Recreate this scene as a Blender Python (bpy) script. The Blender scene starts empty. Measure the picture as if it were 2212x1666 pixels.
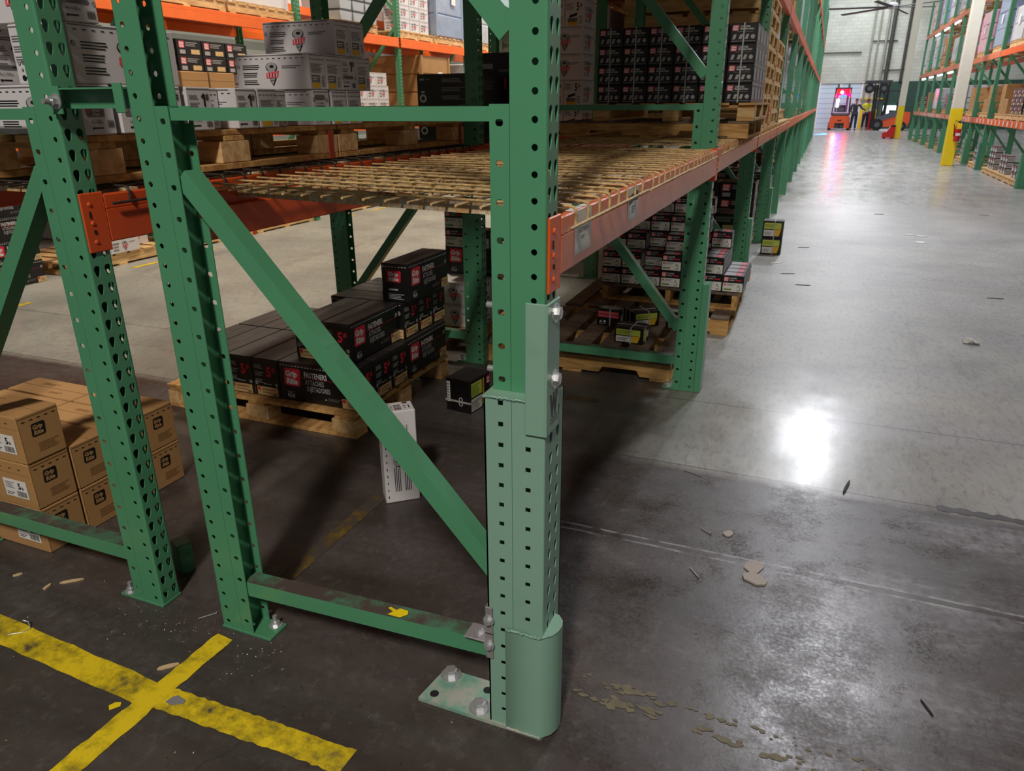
import bpy, bmesh, math, random
from mathutils import Vector, Matrix
random.seed(7)
sc = bpy.context.scene
COL = sc.collection

# ------------------------------------------------------------------ camera, world, lights, exposure
cam = bpy.data.cameras.new('camera'); camo = bpy.data.objects.new('camera', cam); COL.objects.link(camo)
R_ = Vector((0.92667, 0.37584, -0.00547)); U_ = Vector((-0.13061, 0.33561, 0.93290)); F_ = Vector((-0.35246, 0.86378, -0.36009))
m = Matrix((R_, U_, -F_)).transposed().to_4x4(); m.translation = Vector((0, 0, 1.5311))
camo.matrix_world = m
cam.sensor_width = 36.0; cam.lens = 36.0 * 1571.5 / 2212.0; cam.clip_start = 0.05; cam.clip_end = 200
cam.dof.use_dof = True; cam.dof.focus_distance = 2.1; cam.dof.aperture_fstop = 9.0
sc.camera = camo
w = bpy.data.worlds.new('world'); sc.world = w; w.use_nodes = True
bg = w.node_tree.nodes['Background']; bg.inputs[0].default_value = (0.62, 0.70, 0.80, 1); bg.inputs[1].default_value = 0.07
sc.view_settings.view_transform = 'Standard'; sc.view_settings.look = 'None'
sc.view_settings.exposure = 0.7; sc.view_settings.gamma = 1.0; sc.view_settings.use_curve_mapping = False
# high-bay lamps: (x, y, z, strength) -- fixtures are built from this list further down
LAMPS = [(0.9, 10.6, 7.6, 110), (0.7, 20.6, 7.6, 165), (1.6, 32.0, 7.6, 60),
         (-4.75, 7.0, 7.6, 120), (-4.75, 13.5, 7.6, 120), (-4.75, 21, 7.6, 100),
         (0.45, -4.2, 6.8, 200)]
# unseen fill panels added under the ceiling to brighten the far end: (x, y, half x, half y, strength)
FILL_PANELS = [(1.4, 30, 1.6, 3.5, 2.2), (1.4, 40, 1.6, 3.5, 2.6), (1.4, 49, 1.8, 3.0, 7), (8.0, 26, 1.0, 5.0, 2), (8.0, 42, 1.0, 5.0, 2.5)]

# ------------------------------------------------------------------ materials
def new_mat(name):
    mt = bpy.data.materials.new(name); mt.use_nodes = True
    return mt, mt.node_tree.nodes, mt.node_tree.links, mt.node_tree.nodes['Principled BSDF']
def s2l(c):
    return tuple(((v/255)/12.92 if v/255 <= .04045 else ((v/255+.055)/1.055)**2.4) for v in c)
def N(nodes, t, **kw):
    n = nodes.new(t)
    for k, v in kw.items(): setattr(n, k, v)
    return n
def mat(name, rgb, rough=.5, metal=0., var=.12, scale=8., bump=0., dirt=None, dirt_amt=.5, dirt_scale=3., spec=.5, coat=0.):
    """painted or raw surface: base colour with noise variation, optional dirt blotches and fine bump"""
    mt, ns, ln, b = new_mat(name)
    c = s2l(rgb)
    tc = N(ns, 'ShaderNodeTexCoord'); nz = N(ns, 'ShaderNodeTexNoise'); nz.inputs['Scale'].default_value = scale; nz.inputs['Detail'].default_value = 5
    ln.new(tc.outputs['Object'], nz.inputs['Vector'])
    rp = N(ns, 'ShaderNodeValToRGB')
    rp.color_ramp.elements[0].position = .3; rp.color_ramp.elements[1].position = .7
    rp.color_ramp.elements[0].color = tuple(v*(1-var) for v in c)+(1,); rp.color_ramp.elements[1].color = tuple(min(1, v*(1+var)) for v in c)+(1,)
    ln.new(nz.outputs['Fac'], rp.inputs[0]); out = rp.outputs[0]
    if dirt:
        n2 = N(ns, 'ShaderNodeTexNoise'); n2.inputs['Scale'].default_value = dirt_scale; n2.inputs['Detail'].default_value = 8; n2.inputs['Roughness'].default_value = .7
        ln.new(tc.outputs['Object'], n2.inputs['Vector'])
        r2 = N(ns, 'ShaderNodeValToRGB'); r2.color_ramp.elements[0].position = 1-dirt_amt-.12; r2.color_ramp.elements[1].position = 1-dirt_amt+.06
        ln.new(n2.outputs['Fac'], r2.inputs[0])
        mx = N(ns, 'ShaderNodeMix', data_type='RGBA'); ln.new(r2.outputs[0], mx.inputs[0]); ln.new(out, mx.inputs[6])
        mx.inputs[7].default_value = s2l(dirt)+(1,); out = mx.outputs[2]
    ln.new(out, b.inputs['Base Color'])
    b.inputs['Roughness'].default_value = rough; b.inputs['Metallic'].default_value = metal
    b.inputs['Specular IOR Level'].default_value = spec; b.inputs['Coat Weight'].default_value = coat
    if bump:
        bp = N(ns, 'ShaderNodeBump'); bp.inputs['Strength'].default_value = bump; bp.inputs['Distance'].default_value = .004
        n3 = N(ns, 'ShaderNodeTexNoise'); n3.inputs['Scale'].default_value = scale*6; ln.new(tc.outputs['Object'], n3.inputs['Vector'])
        ln.new(n3.outputs['Fac'], bp.inputs['Height']); ln.new(bp.outputs[0], b.inputs['Normal'])
    return mt
def emat(name, rgb, strength):
    mt, ns, ln, b = new_mat(name)
    b.inputs['Base Color'].default_value = s2l(rgb)+(1,); b.inputs['Emission Color'].default_value = s2l(rgb)+(1,); b.inputs['Emission Strength'].default_value = strength
    return mt
def wood(name, rgb, dark):
    mt, ns, ln, b = new_mat(name)
    tc = N(ns, 'ShaderNodeTexCoord'); mp = N(ns, 'ShaderNodeMapping'); mp.inputs['Scale'].default_value = (3, 14, 14)
    oi = N(ns, 'ShaderNodeObjectInfo'); ln.new(tc.outputs['Object'], mp.inputs[0])
    ad = N(ns, 'ShaderNodeVectorMath', operation='ADD'); ln.new(mp.outputs[0], ad.inputs[0]); ln.new(oi.outputs['Random'], ad.inputs[1])
    nz = N(ns, 'ShaderNodeTexNoise'); nz.inputs['Scale'].default_value = 2.2; nz.inputs['Detail'].default_value = 6; nz.inputs['Distortion'].default_value = .6
    ln.new(ad.outputs[0], nz.inputs['Vector'])
    rp = N(ns, 'ShaderNodeValToRGB'); rp.color_ramp.elements[0].position = .32; rp.color_ramp.elements[1].position = .62
    rp.color_ramp.elements[0].color = s2l(dark)+(1,); rp.color_ramp.elements[1].color = s2l(rgb)+(1,)
    ln.new(nz.outputs['Fac'], rp.inputs[0]); ln.new(rp.outputs[0], b.inputs['Base Color']); b.inputs['Roughness'].default_value = .85
    return mt
M = {}
M['green'] = mat('rack_green_paint', (78, 144, 107), .38, var=.05, scale=3, coat=.15)
M['green_old'] = mat('rack_green_paint_dusty', (74, 134, 98), .42, var=.10, scale=5, dirt=(62, 54, 50), dirt_amt=.28, dirt_scale=5)
M['green_dust'] = mat('strut_top_dust', (70, 130, 98), .7, var=.1, scale=9, dirt=(74, 62, 58), dirt_amt=.52, dirt_scale=7)
M['teal'] = mat('rack_teal_paint', (52, 128, 118), .4, var=.06)
M['sage'] = mat('repair_sage_paint', (128, 166, 149), .42, var=.04, scale=2, dirt=(116, 154, 137), dirt_amt=.3, dirt_scale=3)
M['plate'] = mat('base_plate_paint', (110, 156, 138), .6, var=.15, scale=14, dirt=(165, 168, 158), dirt_amt=.48, dirt_scale=16)
M['orange'] = mat('beam_orange_paint', (235, 96, 32), .38, var=.08, scale=4, dirt=(150, 62, 30), dirt_amt=.22, dirt_scale=6)
M['orange_far'] = mat('beam_orange_bright', (248, 112, 36), .4, var=.05)
M['beam_worn'] = mat('beam_faded_orange', (230, 120, 76), .34, var=.08, scale=6, dirt=(196, 100, 64), dirt_amt=.3, dirt_scale=8)
M['beam_red'] = mat('beam_rust_red', (208, 80, 32), .45, var=.12, scale=4, dirt=(120, 44, 24), dirt_amt=.25)
M['zinc'] = mat('zinc_steel', (196, 198, 202), .32, .65, var=.05)
M['steel'] = mat('bare_steel', (150, 146, 150), .45, .35, var=.12, scale=14)
M['rust_wire'] = mat('rusty_yellow_wire', (200, 168, 116), .6, .1, var=.3, scale=60, dirt=(84, 42, 24), dirt_amt=.36, dirt_scale=14)
M['dark_wire'] = mat('dark_wire', (70, 64, 60), .55, .5, var=.2, scale=40)
M['galv'] = mat('galvanised_deck_channel', (206, 202, 188), .5, .0, var=.12, scale=9, dirt=(196, 152, 92), dirt_amt=.5, dirt_scale=60)
M['black_card'] = mat('black_printed_card', (20, 19, 21), .38, var=.15, scale=5, dirt=(34, 31, 31), dirt_amt=.35)
M['black_top'] = mat('black_card_dusty_top', (52, 47, 48), .5, var=.18, scale=5, dirt=(78, 72, 72), dirt_amt=.35, dirt_scale=9)
M['kraft'] = mat('kraft_card', (174, 132, 84), .75, var=.06, scale=4)
M['kraft_dark'] = mat('kraft_card_seam', (140, 102, 60), .8)
M['white_card'] = mat('white_card', (214, 210, 214), .6, var=.03, scale=3)
M['white_edge'] = mat('white_card_fold', (176, 170, 172), .7)
M['ink'] = mat('black_ink', (18, 18, 20), .5, var=.0)
M['grey_ink'] = mat('grey_ink', (110, 106, 108), .6, var=.05)
M['lgrey_ink'] = mat('light_grey_ink', (168, 166, 168), .6, var=.03)
M['white_ink'] = mat('white_ink', (226, 224, 226), .55, var=.0)
M['red_ink'] = mat('red_ink', (214, 40, 62), .5, var=.03)
M['pink_ink'] = mat('pink_ink', (226, 92, 104), .5, var=.03)
M['yellow_ink'] = mat('yellow_ink', (226, 178, 40), .55, var=.03)
M['lime_ink'] = mat('lime_ink', (196, 206, 84), .55, var=.03)
M['green_ink'] = mat('green_ink', (98, 138, 40), .55, var=.03)
M['blue_ink'] = mat('blue_ink', (40, 84, 160), .55, var=.03)
M['tan_label'] = mat('tan_label', (216, 182, 128), .6, var=.05)
M['label'] = mat('paper_label', (226, 224, 222), .5, var=.03)
M['wood'] = wood('pallet_wood', (214, 168, 104), (164, 118, 66))
M['wood_pale'] = wood('pallet_wood_pale', (226, 190, 136), (188, 146, 94))
M['wood_grey'] = wood('pallet_wood_grey', (118, 100, 84), (84, 70, 60))
M['wood_red'] = mat('red_painted_wood', (176, 60, 40), .8, var=.12)
M['strap'] = mat('plastic_strap', (178, 176, 174), .35, var=.02)
M['film'] = mat('stretch_film', (196, 198, 206), .22, var=.10, scale=7, bump=.35, coat=.4)
M['film_blue'] = mat('stretch_film_blue', (150, 166, 194), .22, var=.12, scale=6, bump=.35, coat=.4)
M['film_pink'] = mat('stretch_film_pink', (224, 176, 190), .25, var=.1, scale=5, bump=.3, coat=.4)
M['grey_bin'] = mat('grey_plastic_bin', (168, 172, 178), .45, var=.04)
M['dark_bin'] = mat('dark_plastic', (56, 56, 60), .5)
M['tool_card'] = mat('charcoal_card', (44, 42, 42), .5, var=.1)
M['yellow'] = mat('yellow_column_paint', (238, 208, 20), .45, var=.04, dirt=(180, 150, 30), dirt_amt=.12)
M['cream'] = mat('cream_column_paint', (222, 222, 206), .5, var=.03)
M['wall'] = None
M['wall_green'] = mat('dark_green_wall_paint', (44, 76, 64), .6, var=.06)
M['pipe'] = mat('painted_pipe', (150, 150, 142), .6)
M['pipe_dark'] = mat('dark_pipe', (66, 66, 62), .6)
M['red'] = mat('red_enamel', (196, 26, 30), .3, var=.03, coat=.3)
M['fork_orange'] = mat('forklift_orange', (232, 92, 44), .4, var=.04)
M['fork_grey'] = mat('forklift_grey', (86, 90, 100), .45)
M['rubber'] = mat('black_rubber', (26, 26, 28), .7)
M['skin'] = mat('skin', (186, 138, 112), .6, var=.03)
M['hair'] = mat('dark_hair', (34, 26, 22), .6)
M['navy'] = mat('navy_cloth', (36, 42, 58), .8)
M['charcoal'] = mat('charcoal_cloth', (48, 50, 58), .85)
M['hivis'] = mat('hi_vis_cloth', (196, 226, 40), .8, var=.04)
M['paper'] = mat('scrap_paper', (222, 222, 220), .7)
M['tape'] = mat('old_tape', (166, 156, 148), .6, var=.06)
M['splinter'] = mat('wood_splinter', (206, 178, 136), .8)
M['fixture'] = mat('white_enamel_fixture', (220, 222, 224), .4)
M['lamp'] = emat('lamp_panel', (255, 250, 240), 1.0)
M['tube'] = emat('led_tube', (240, 246, 255), 9.0)
M['red_lamp'] = emat('red_warning_lamp', (255, 0, 14), 110.0)
M['blue_lamp'] = emat('blue_spot_lamp', (0, 14, 255), 90.0)
M['white_lamp'] = emat('white_work_lamp', (255, 250, 240), 12.0)

def floor_mat():
    mt, ns, ln, b = new_mat('worn_sealed_concrete')
    tc = N(ns, 'ShaderNodeTexCoord'); P = tc.outputs['Object']
    sp = N(ns, 'ShaderNodeSeparateXYZ'); ln.new(P, sp.inputs[0])
    def noise(s, d=6, r=.6, vec=None, dist=0.):
        n = N(ns, 'ShaderNodeTexNoise'); n.inputs['Scale'].default_value = s; n.inputs['Detail'].default_value = d; n.inputs['Roughness'].default_value = r; n.inputs['Distortion'].default_value = dist
        ln.new(vec or P, n.inputs['Vector']); return n.outputs['Fac']
    def math_(op, a, b_, clamp=False):
        n = N(ns, 'ShaderNodeMath', operation=op, use_clamp=clamp)
        for i, v in enumerate((a, b_)):
            if hasattr(v, 'node'): ln.new(v, n.inputs[i])
            else: n.inputs[i].default_value = v
        return n.outputs[0]
    def ramp(v, a, b_, ca=(0, 0, 0), cb=(1, 1, 1)):
        r = N(ns, 'ShaderNodeValToRGB'); r.color_ramp.elements[0].position = a; r.color_ramp.elements[1].position = b_
        r.color_ramp.elements[0].color = tuple(ca)+(1,); r.color_ramp.elements[1].color = tuple(cb)+(1,); ln.new(v, r.inputs[0]); return r.outputs[0]
    def mix(f, a, b_, mode='MIX'):
        n = N(ns, 'ShaderNodeMix', data_type='RGBA', blend_type=mode)
        for i, v in ((0, f), (6, a), (7, b_)):
            if hasattr(v, 'node'): ln.new(v, n.inputs[i])
            else: n.inputs[i].default_value = v if i == 0 else (tuple(v)+(1,))
        return n.outputs[2]
    # streaky scaled coordinates (traffic runs along y on the aisles, across in the foreground)
    mp = N(ns, 'ShaderNodeMapping'); mp.inputs['Scale'].default_value = (1.6, .55, 1); ln.new(P, mp.inputs[0])
    mp2 = N(ns, 'ShaderNodeMapping'); mp2.inputs['Scale'].default_value = (.7, 2.6, 1); ln.new(P, mp2.inputs[0])
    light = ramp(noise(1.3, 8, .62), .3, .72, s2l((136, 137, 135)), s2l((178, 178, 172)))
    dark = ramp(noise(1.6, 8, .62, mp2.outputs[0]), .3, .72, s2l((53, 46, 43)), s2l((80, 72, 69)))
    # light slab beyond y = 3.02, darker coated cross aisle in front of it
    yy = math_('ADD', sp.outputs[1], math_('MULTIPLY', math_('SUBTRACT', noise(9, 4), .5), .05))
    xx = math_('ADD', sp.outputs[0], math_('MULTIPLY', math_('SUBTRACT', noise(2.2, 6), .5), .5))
    rack_shade = math_('MULTIPLY', math_('GREATER_THAN', sp.outputs[0], -2.98), ramp(math_('MULTIPLY', xx, -1.), .30, .75))  # shade beneath the racks, painted into the floor colour with a soft edge
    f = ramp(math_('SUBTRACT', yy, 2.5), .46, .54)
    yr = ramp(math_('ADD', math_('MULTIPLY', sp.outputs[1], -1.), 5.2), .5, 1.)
    f = math_('MULTIPLY', f, math_('SUBTRACT', 1., math_('MULTIPLY', math_('MULTIPLY', rack_shade, yr), .85)))
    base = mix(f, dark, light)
    # bare worn patches in the dark coat (only where forklifts turn) and dark scuffs on the light slab
    worn = math_('MULTIPLY', ramp(noise(.8, 8, .7, mp2.outputs[0], .3), .46, .62), ramp(noise(30, 4, .6), .3, .6))
    xr = ramp(sp.outputs[0], -.35, .2)
    worn = math_('MULTIPLY', worn, math_('ADD', math_('MULTIPLY', xr, .62), .12))
    base = mix(worn, base, s2l((150, 148, 156)))
    fine = math_('MULTIPLY', ramp(noise(24, 8, .75, mp.outputs[0]), .5, .62), .35)
    base = mix(fine, base, s2l((66, 62, 62)))
    fine2 = math_('MULTIPLY', ramp(noise(19, 8, .75), .54, .68), .10)
    base = mix(fine2, base, s2l((176, 174, 172)))
    scuff = math_('MULTIPLY', ramp(noise(1.1, 9, .74, mp.outputs[0], .5), .56, .72), .5)
    base = mix(scuff, base, s2l((70, 64, 62)))
    speck = math_('MULTIPLY', ramp(noise(46, 3, .5), .66, .74), .55)
    base = mix(speck, base, s2l((44, 38, 36)))
    grit = math_('MULTIPLY', ramp(noise(120, 2, .5), .70, .76), .4)
    base = mix(grit, base, s2l((150, 146, 140)))
    # hairline cracks
    vo = N(ns, 'ShaderNodeTexVoronoi', feature='DISTANCE_TO_EDGE'); vo.inputs['Scale'].default_value = .9
    wob = N(ns, 'ShaderNodeTexNoise'); wob.inputs['Scale'].default_value = 3; ln.new(P, wob.inputs['Vector'])
    av = N(ns, 'ShaderNodeVectorMath', operation='MULTIPLY_ADD'); ln.new(wob.outputs['Color'], av.inputs[0]); av.inputs[1].default_value = (.5, .5, 0); ln.new(P, av.inputs[2]); ln.new(av.outputs[0], vo.inputs['Vector'])
    ck = math_('MULTIPLY', ramp(vo.outputs['Distance'], .0, .004, (1, 1, 1), (0, 0, 0)), ramp(noise(.6), .5, .6))
    base = mix(math_('MULTIPLY', ck, .7), base, s2l((40, 36, 36)))
    # saw-cut joints: y = 2.35 (wide, chipped), y = 3.03, y = 3.82, x lines in the aisle
    def joint(coord, at, half, wob_amt=.01):
        d = math_('ABSOLUTE', math_('SUBTRACT', math_('ADD', coord, math_('MULTIPLY', math_('SUBTRACT', noise(14, 4), .5), wob_amt)), at), 0.)
        return math_('LESS_THAN', d, half)
    xm = math_('GREATER_THAN', sp.outputs[0], -.85)
    j = math_('MULTIPLY', joint(sp.outputs[1], 2.35, .013), xm)
    edge = math_('MULTIPLY', math_('MULTIPLY', joint(sp.outputs[1], 2.35, .024, .02), xm), ramp(noise(11, 3), .4, .55))
    base = mix(math_('MULTIPLY', edge, .5), base, s2l((168, 168, 172)))
    base = mix(math_('MULTIPLY', j, .85), base, s2l((58, 48, 44)))
    for at, hw, a in ((3.025, .004, .75), (3.82, .004, .7), (7.4, .006, .4), (12.0, .006, .35), (18., .008, .3)):
        base = mix(math_('MULTIPLY', joint(sp.outputs[1], at, hw), a), base, s2l((62, 56, 54)))
    # chipped scab on the slab edge
    ln.new(base, b.inputs['Base Color'])
    rg = ramp(noise(2.2, 8, .65, mp.outputs[0]), .3, .7, (.17,)*3, (.34,)*3)
    yl = math_('ADD', sp.outputs[1], math_('MULTIPLY', math_('SUBTRACT', noise(1.5, 5), .5), 1.6))
    scuffed = math_('MULTIPLY', ramp(math_('MULTIPLY', yl, .1), .36, .47), math_('SUBTRACT', 1., ramp(math_('MULTIPLY', yl, .05), .48, .72)))
    rg = mix(scuffed, rg, (.46, .46, .46))
    rdark = ramp(noise(3.5, 8, .7), .35, .65, (.24,)*3, (.50,)*3)
    rdark = math_('ADD', rdark, math_('MULTIPLY', math_('SUBTRACT', noise(85, 5, .7), .5), .5))
    rm = mix(f, rdark, rg)
    ln.new(rm, b.inputs['Roughness']); b.inputs['Specular IOR Level'].default_value = .5
    bp = N(ns, 'ShaderNodeBump'); bp.inputs['Strength'].default_value = .12; bp.inputs['Distance'].default_value = .0018
    hh = math_('SUBTRACT', math_('ADD', math_('ADD', noise(60, 4, .6), math_('MULTIPLY', noise(190, 3, .6), .5)), noise(7, 6, .6)), math_('MULTIPLY', j, 2.))
    ln.new(hh, bp.inputs['Height']); ln.new(bp.outputs[0], b.inputs['Normal'])
    return mt
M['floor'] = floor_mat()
def paint_mat(name, rgb, chip_lo, chip_hi, under=(70, 63, 60)):
    mt, ns, ln, b = new_mat(name)
    tc = N(ns, 'ShaderNodeTexCoord'); n1 = N(ns, 'ShaderNodeTexNoise'); n1.inputs['Scale'].default_value = 26; n1.inputs['Detail'].default_value = 9; n1.inputs['Roughness'].default_value = .75
    n2 = N(ns, 'ShaderNodeTexNoise'); n2.inputs['Scale'].default_value = 7; n2.inputs['Detail'].default_value = 6
    ln.new(tc.outputs['Object'], n1.inputs['Vector']); ln.new(tc.outputs['Object'], n2.inputs['Vector'])
    ad = N(ns, 'ShaderNodeMath', operation='ADD'); ln.new(n1.outputs['Fac'], ad.inputs[0]); ln.new(n2.outputs['Fac'], ad.inputs[1])
    hv = N(ns, 'ShaderNodeMath', operation='MULTIPLY'); ln.new(ad.outputs[0], hv.inputs[0]); hv.inputs[1].default_value = .5
    r = N(ns, 'ShaderNodeValToRGB'); r.color_ramp.elements[0].position = chip_lo; r.color_ramp.elements[1].position = chip_hi; ln.new(hv.outputs[0], r.inputs[0])
    r.color_ramp.elements[0].color = s2l(rgb)+(1,); r.color_ramp.elements[1].color = s2l(under)+(1,)
    e = r.color_ramp.elements.new((chip_lo+chip_hi)/2); e.color = s2l(tuple(int(v*.78) for v in rgb))+(1,)
    ln.new(r.outputs[0], b.inputs['Base Color']); b.inputs['Roughness'].default_value = .62
    bp = N(ns, 'ShaderNodeBump'); bp.inputs['Strength'].default_value = .25; bp.inputs['Distance'].default_value = .003; ln.new(hv.outputs[0], bp.inputs['Height']); ln.new(bp.outputs[0], b.inputs['Normal'])
    return mt
M['line'] = paint_mat('yellow_floor_paint', (228, 198, 26), .45, .64)
M['line_faded'] = paint_mat('faded_yellow_floor_paint', (124, 100, 44), .40, .54)
def block_wall(name, c1, c2, sx=1., sy=1.):
    mt, ns, ln, b = new_mat(name)
    tc = N(ns, 'ShaderNodeTexCoord'); mp = N(ns, 'ShaderNodeMapping'); mp.inputs['Rotation'].default_value = (math.radians(90), 0, 0); ln.new(tc.outputs['Object'], mp.inputs[0])
    br = N(ns, 'ShaderNodeTexBrick'); br.inputs['Scale'].default_value = 1; br.inputs['Brick Width'].default_value = .4*sx; br.inputs['Row Height'].default_value = .2*sy; br.inputs['Mortar Size'].default_value = .006
    br.inputs['Color1'].default_value = s2l(c1)+(1,); br.inputs['Color2'].default_value = s2l(c2)+(1,); br.inputs['Mortar'].default_value = s2l(tuple(int(v*.82) for v in c2))+(1,)
    ln.new(mp.outputs[0], br.inputs['Vector'])
    nz = N(ns, 'ShaderNodeTexNoise'); nz.inputs['Scale'].default_value = .8; nz.inputs['Detail'].default_value = 6; ln.new(tc.outputs['Object'], nz.inputs['Vector'])
    r = N(ns, 'ShaderNodeValToRGB'); r.color_ramp.elements[0].position = .35; r.color_ramp.elements[0].color = (.8, .8, .78, 1); r.color_ramp.elements[1].position = .65; ln.new(nz.outputs['Fac'], r.inputs[0])
    mx = N(ns, 'ShaderNodeMix', data_type='RGBA', blend_type='MULTIPLY'); mx.inputs[0].default_value = 1; ln.new(br.outputs[0], mx.inputs[6]); ln.new(r.outputs[0], mx.inputs[7])
    ln.new(mx.outputs[2], b.inputs['Base Color']); b.inputs['Roughness'].default_value = .7
    return mt
M['wall'] = block_wall('painted_block_wall', (206, 210, 200), (196, 200, 190))

# ------------------------------------------------------------------ mesh builder
class MB:
    def __init__(s): s.v = []; s.f = []; s.m = []; s.mats = []; s.sm = []
    def mi(s, name):
        if name not in s.mats: s.mats.append(name)
        return s.mats.index(name)
    def add(s, vs, fs, mname, smooth=False):
        o = len(s.v); s.v += [tuple(p) for p in vs]; k = s.mi(mname)
        for f in fs: s.f.append(tuple(i+o for i in f)); s.m.append(k); s.sm.append(smooth)
    def box(s, x0, x1, y0, y1, z0, z1, m, c=0., top=None):
        if x1 < x0: x0, x1 = x1, x0
        if y1 < y0: y0, y1 = y1, y0
        if z1 < z0: z0, z1 = z1, z0
        if c <= 0:
            vs = [(x, y, z) for z in (z0, z1) for y in (y0, y1) for x in (x0, x1)]
            fs = [(0, 2, 3, 1), (0, 1, 5, 4), (1, 3, 7, 5), (3, 2, 6, 7), (2, 0, 4, 6)]
            s.add(vs, fs, m); s.add([vs[4], vs[5], vs[7], vs[6]], [(0, 1, 2, 3)], top or m); return
        c = min(c, (x1-x0)*.45, (y1-y0)*.45, (z1-z0)*.45)
        X = (x0, x1); Y = (y0, y1); Z = (z0, z1); vs = []; idx = {}
        for i in (0, 1):
            for j in (0, 1):
                for k in (0, 1):
                    sx = c*(1-2*i); sy = c*(1-2*j); sz = c*(1-2*k)
                    for a, p in enumerate(((X[i], Y[j]+sy, Z[k]+sz), (X[i]+sx, Y[j], Z[k]+sz), (X[i]+sx, Y[j]+sy, Z[k]))):
                        idx[i, j, k, a] = len(vs); vs.append(p)
        g = lambda i, j, k, a: idx[i, j, k, a]
        fs = []; ft = []
        fs += [(g(0, 0, 0, 0), g(0, 0, 1, 0), g(0, 1, 1, 0), g(0, 1, 0, 0)), (g(1, 0, 0, 0), g(1, 1, 0, 0), g(1, 1, 1, 0), g(1, 0, 1, 0)),
               (g(0, 0, 0, 1), g(1, 0, 0, 1), g(1, 0, 1, 1), g(0, 0, 1, 1)), (g(0, 1, 0, 1), g(0, 1, 1, 1), g(1, 1, 1, 1), g(1, 1, 0, 1)),
               (g(0, 0, 0, 2), g(0, 1, 0, 2), g(1, 1, 0, 2), g(1, 0, 0, 2))]
        ft += [(g(0, 0, 1, 2), g(1, 0, 1, 2), g(1, 1, 1, 2), g(0, 1, 1, 2))]
        for i in (0, 1):
            for j in (0, 1): fs.append((g(i, j, 0, 0), g(i, j, 0, 1), g(i, j, 1, 1), g(i, j, 1, 0)))
            for k in (0, 1): fs.append((g(i, 0, k, 0), g(i, 1, k, 0), g(i, 1, k, 2), g(i, 0, k, 2)))
        for j in (0, 1):
            for k in (0, 1): fs.append((g(0, j, k, 1), g(0, j, k, 2), g(1, j, k, 2), g(1, j, k, 1)))
        for i in (0, 1):
            for j in (0, 1):
                for k in (0, 1): fs.append((g(i, j, k, 0), g(i, j, k, 1), g(i, j, k, 2)))
        s.add(vs, fs, m)
        o = len(s.v)-len(vs)
        for f in ft: s.f.append(tuple(q+o for q in f)); s.m.append(s.mi(top or m)); s.sm.append(False)
    def tube(s, pts, r, m, n=8, caps=True, smooth=True):
        pts = [Vector(p) for p in pts]; rings = []
        for i, p in enumerate(pts):
            d = (pts[min(i+1, len(pts)-1)]-pts[max(i-1, 0)]).normalized()
            a = Vector((0, 0, 1)) if abs(d.z) < .9 else Vector((1, 0, 0)); u = d.cross(a).normalized(); v = d.cross(u)
            rr = r[i] if isinstance(r, (list, tuple)) else r
            rings.append([p+(u*math.cos(2*math.pi*k/n)+v*math.sin(2*math.pi*k/n))*rr for k in range(n)])
        vs = [q for rg in rings for q in rg]; fs = []
        for i in range(len(pts)-1):
            for k in range(n): fs.append((i*n+k, i*n+(k+1) % n, (i+1)*n+(k+1) % n, (i+1)*n+k))
        s.add(vs, fs, m, smooth)
        if caps: s.add(rings[0], [tuple(range(n))], m); s.add(rings[-1], [tuple(range(n-1, -1, -1))], m)
    def prism(s, poly, O, U, V, W, h, m):
        """polygon (list of 2d) in the plane O,U,V extruded by W*h"""
        O, U, V, W = Vector(O), Vector(U), Vector(V), Vector(W); n = len(poly)
        a = [O+U*p[0]+V*p[1] for p in poly]; b_ = [p+W*h for p in a]
        s.add(a+b_, [tuple(range(n-1, -1, -1)), tuple(range(n, 2*n))]+[(i, (i+1) % n, n+(i+1) % n, n+i) for i in range(n)], m)
    def bar(s, p0, p1, w, h, m, side=(0, 1, 0), c=0., top=None):
        """rectangular bar from p0 to p1; h measured along side, w across"""
        p0, p1 = Vector(p0), Vector(p1); d = (p1-p0).normalized(); sd = Vector(side); sd = (sd-d*sd.dot(d)).normalized(); t = d.cross(sd)
        vs = []
        for p in (p0, p1):
            for a, b_ in ((-1, -1), (1, -1), (1, 1), (-1, 1)): vs.append(p+t*(a*w/2)+sd*(b_*h/2))
        s.add(vs, [(0, 1, 2, 3), (7, 6, 5, 4), (0, 4, 5, 1), (2, 6, 7, 3)], m)
        tt = t.z
        s.add([vs[1], vs[5], vs[6], vs[2]], [(0, 1, 2, 3)], (top if top and tt > 0 else m)); s.add([vs[3], vs[7], vs[4], vs[0]], [(0, 1, 2, 3)], (top if top and tt < 0 else m))
    def mesh(s, name):
        me = bpy.data.meshes.new(name); me.from_pydata(s.v, [], s.f)
        for n in s.mats: me.materials.append(M[n])
        me.polygons.foreach_set('material_index', s.m); me.polygons.foreach_set('use_smooth', s.sm); me.update()
        return me
    def obj(s, name, parent=None, loc=None): return link(name, s.mesh(name), parent, loc)

def link(name, me, parent=None, loc=None, rz=0.):
    o = bpy.data.objects.new(name, me); COL.objects.link(o)
    if parent is not None: o.parent = parent
    if loc is not None: o.location = loc
    if rz: o.rotation_euler = (0, 0, rz)
    return o
def tag(o, label=None, cat=None, group=None, kind=None):
    for k, v in (('label', label), ('category', cat), ('group', group), ('kind', kind)):
        if v: o[k] = v
    return o
def thing(name, label, cat, loc=(0, 0, 0), rz=0., group=None):
    return tag(link(name, None, None, loc, rz), label, cat, group)
def copy_tree(o, parent=None):
    c = o.copy(); COL.objects.link(c)
    if parent is not None: c.parent = parent
    for ch in list(o.children): copy_tree(ch, c)
    return c
def struct(name, mb_, loc=None): o = mb_.obj(name, None, loc); o['kind'] = 'structure'; return o

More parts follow.
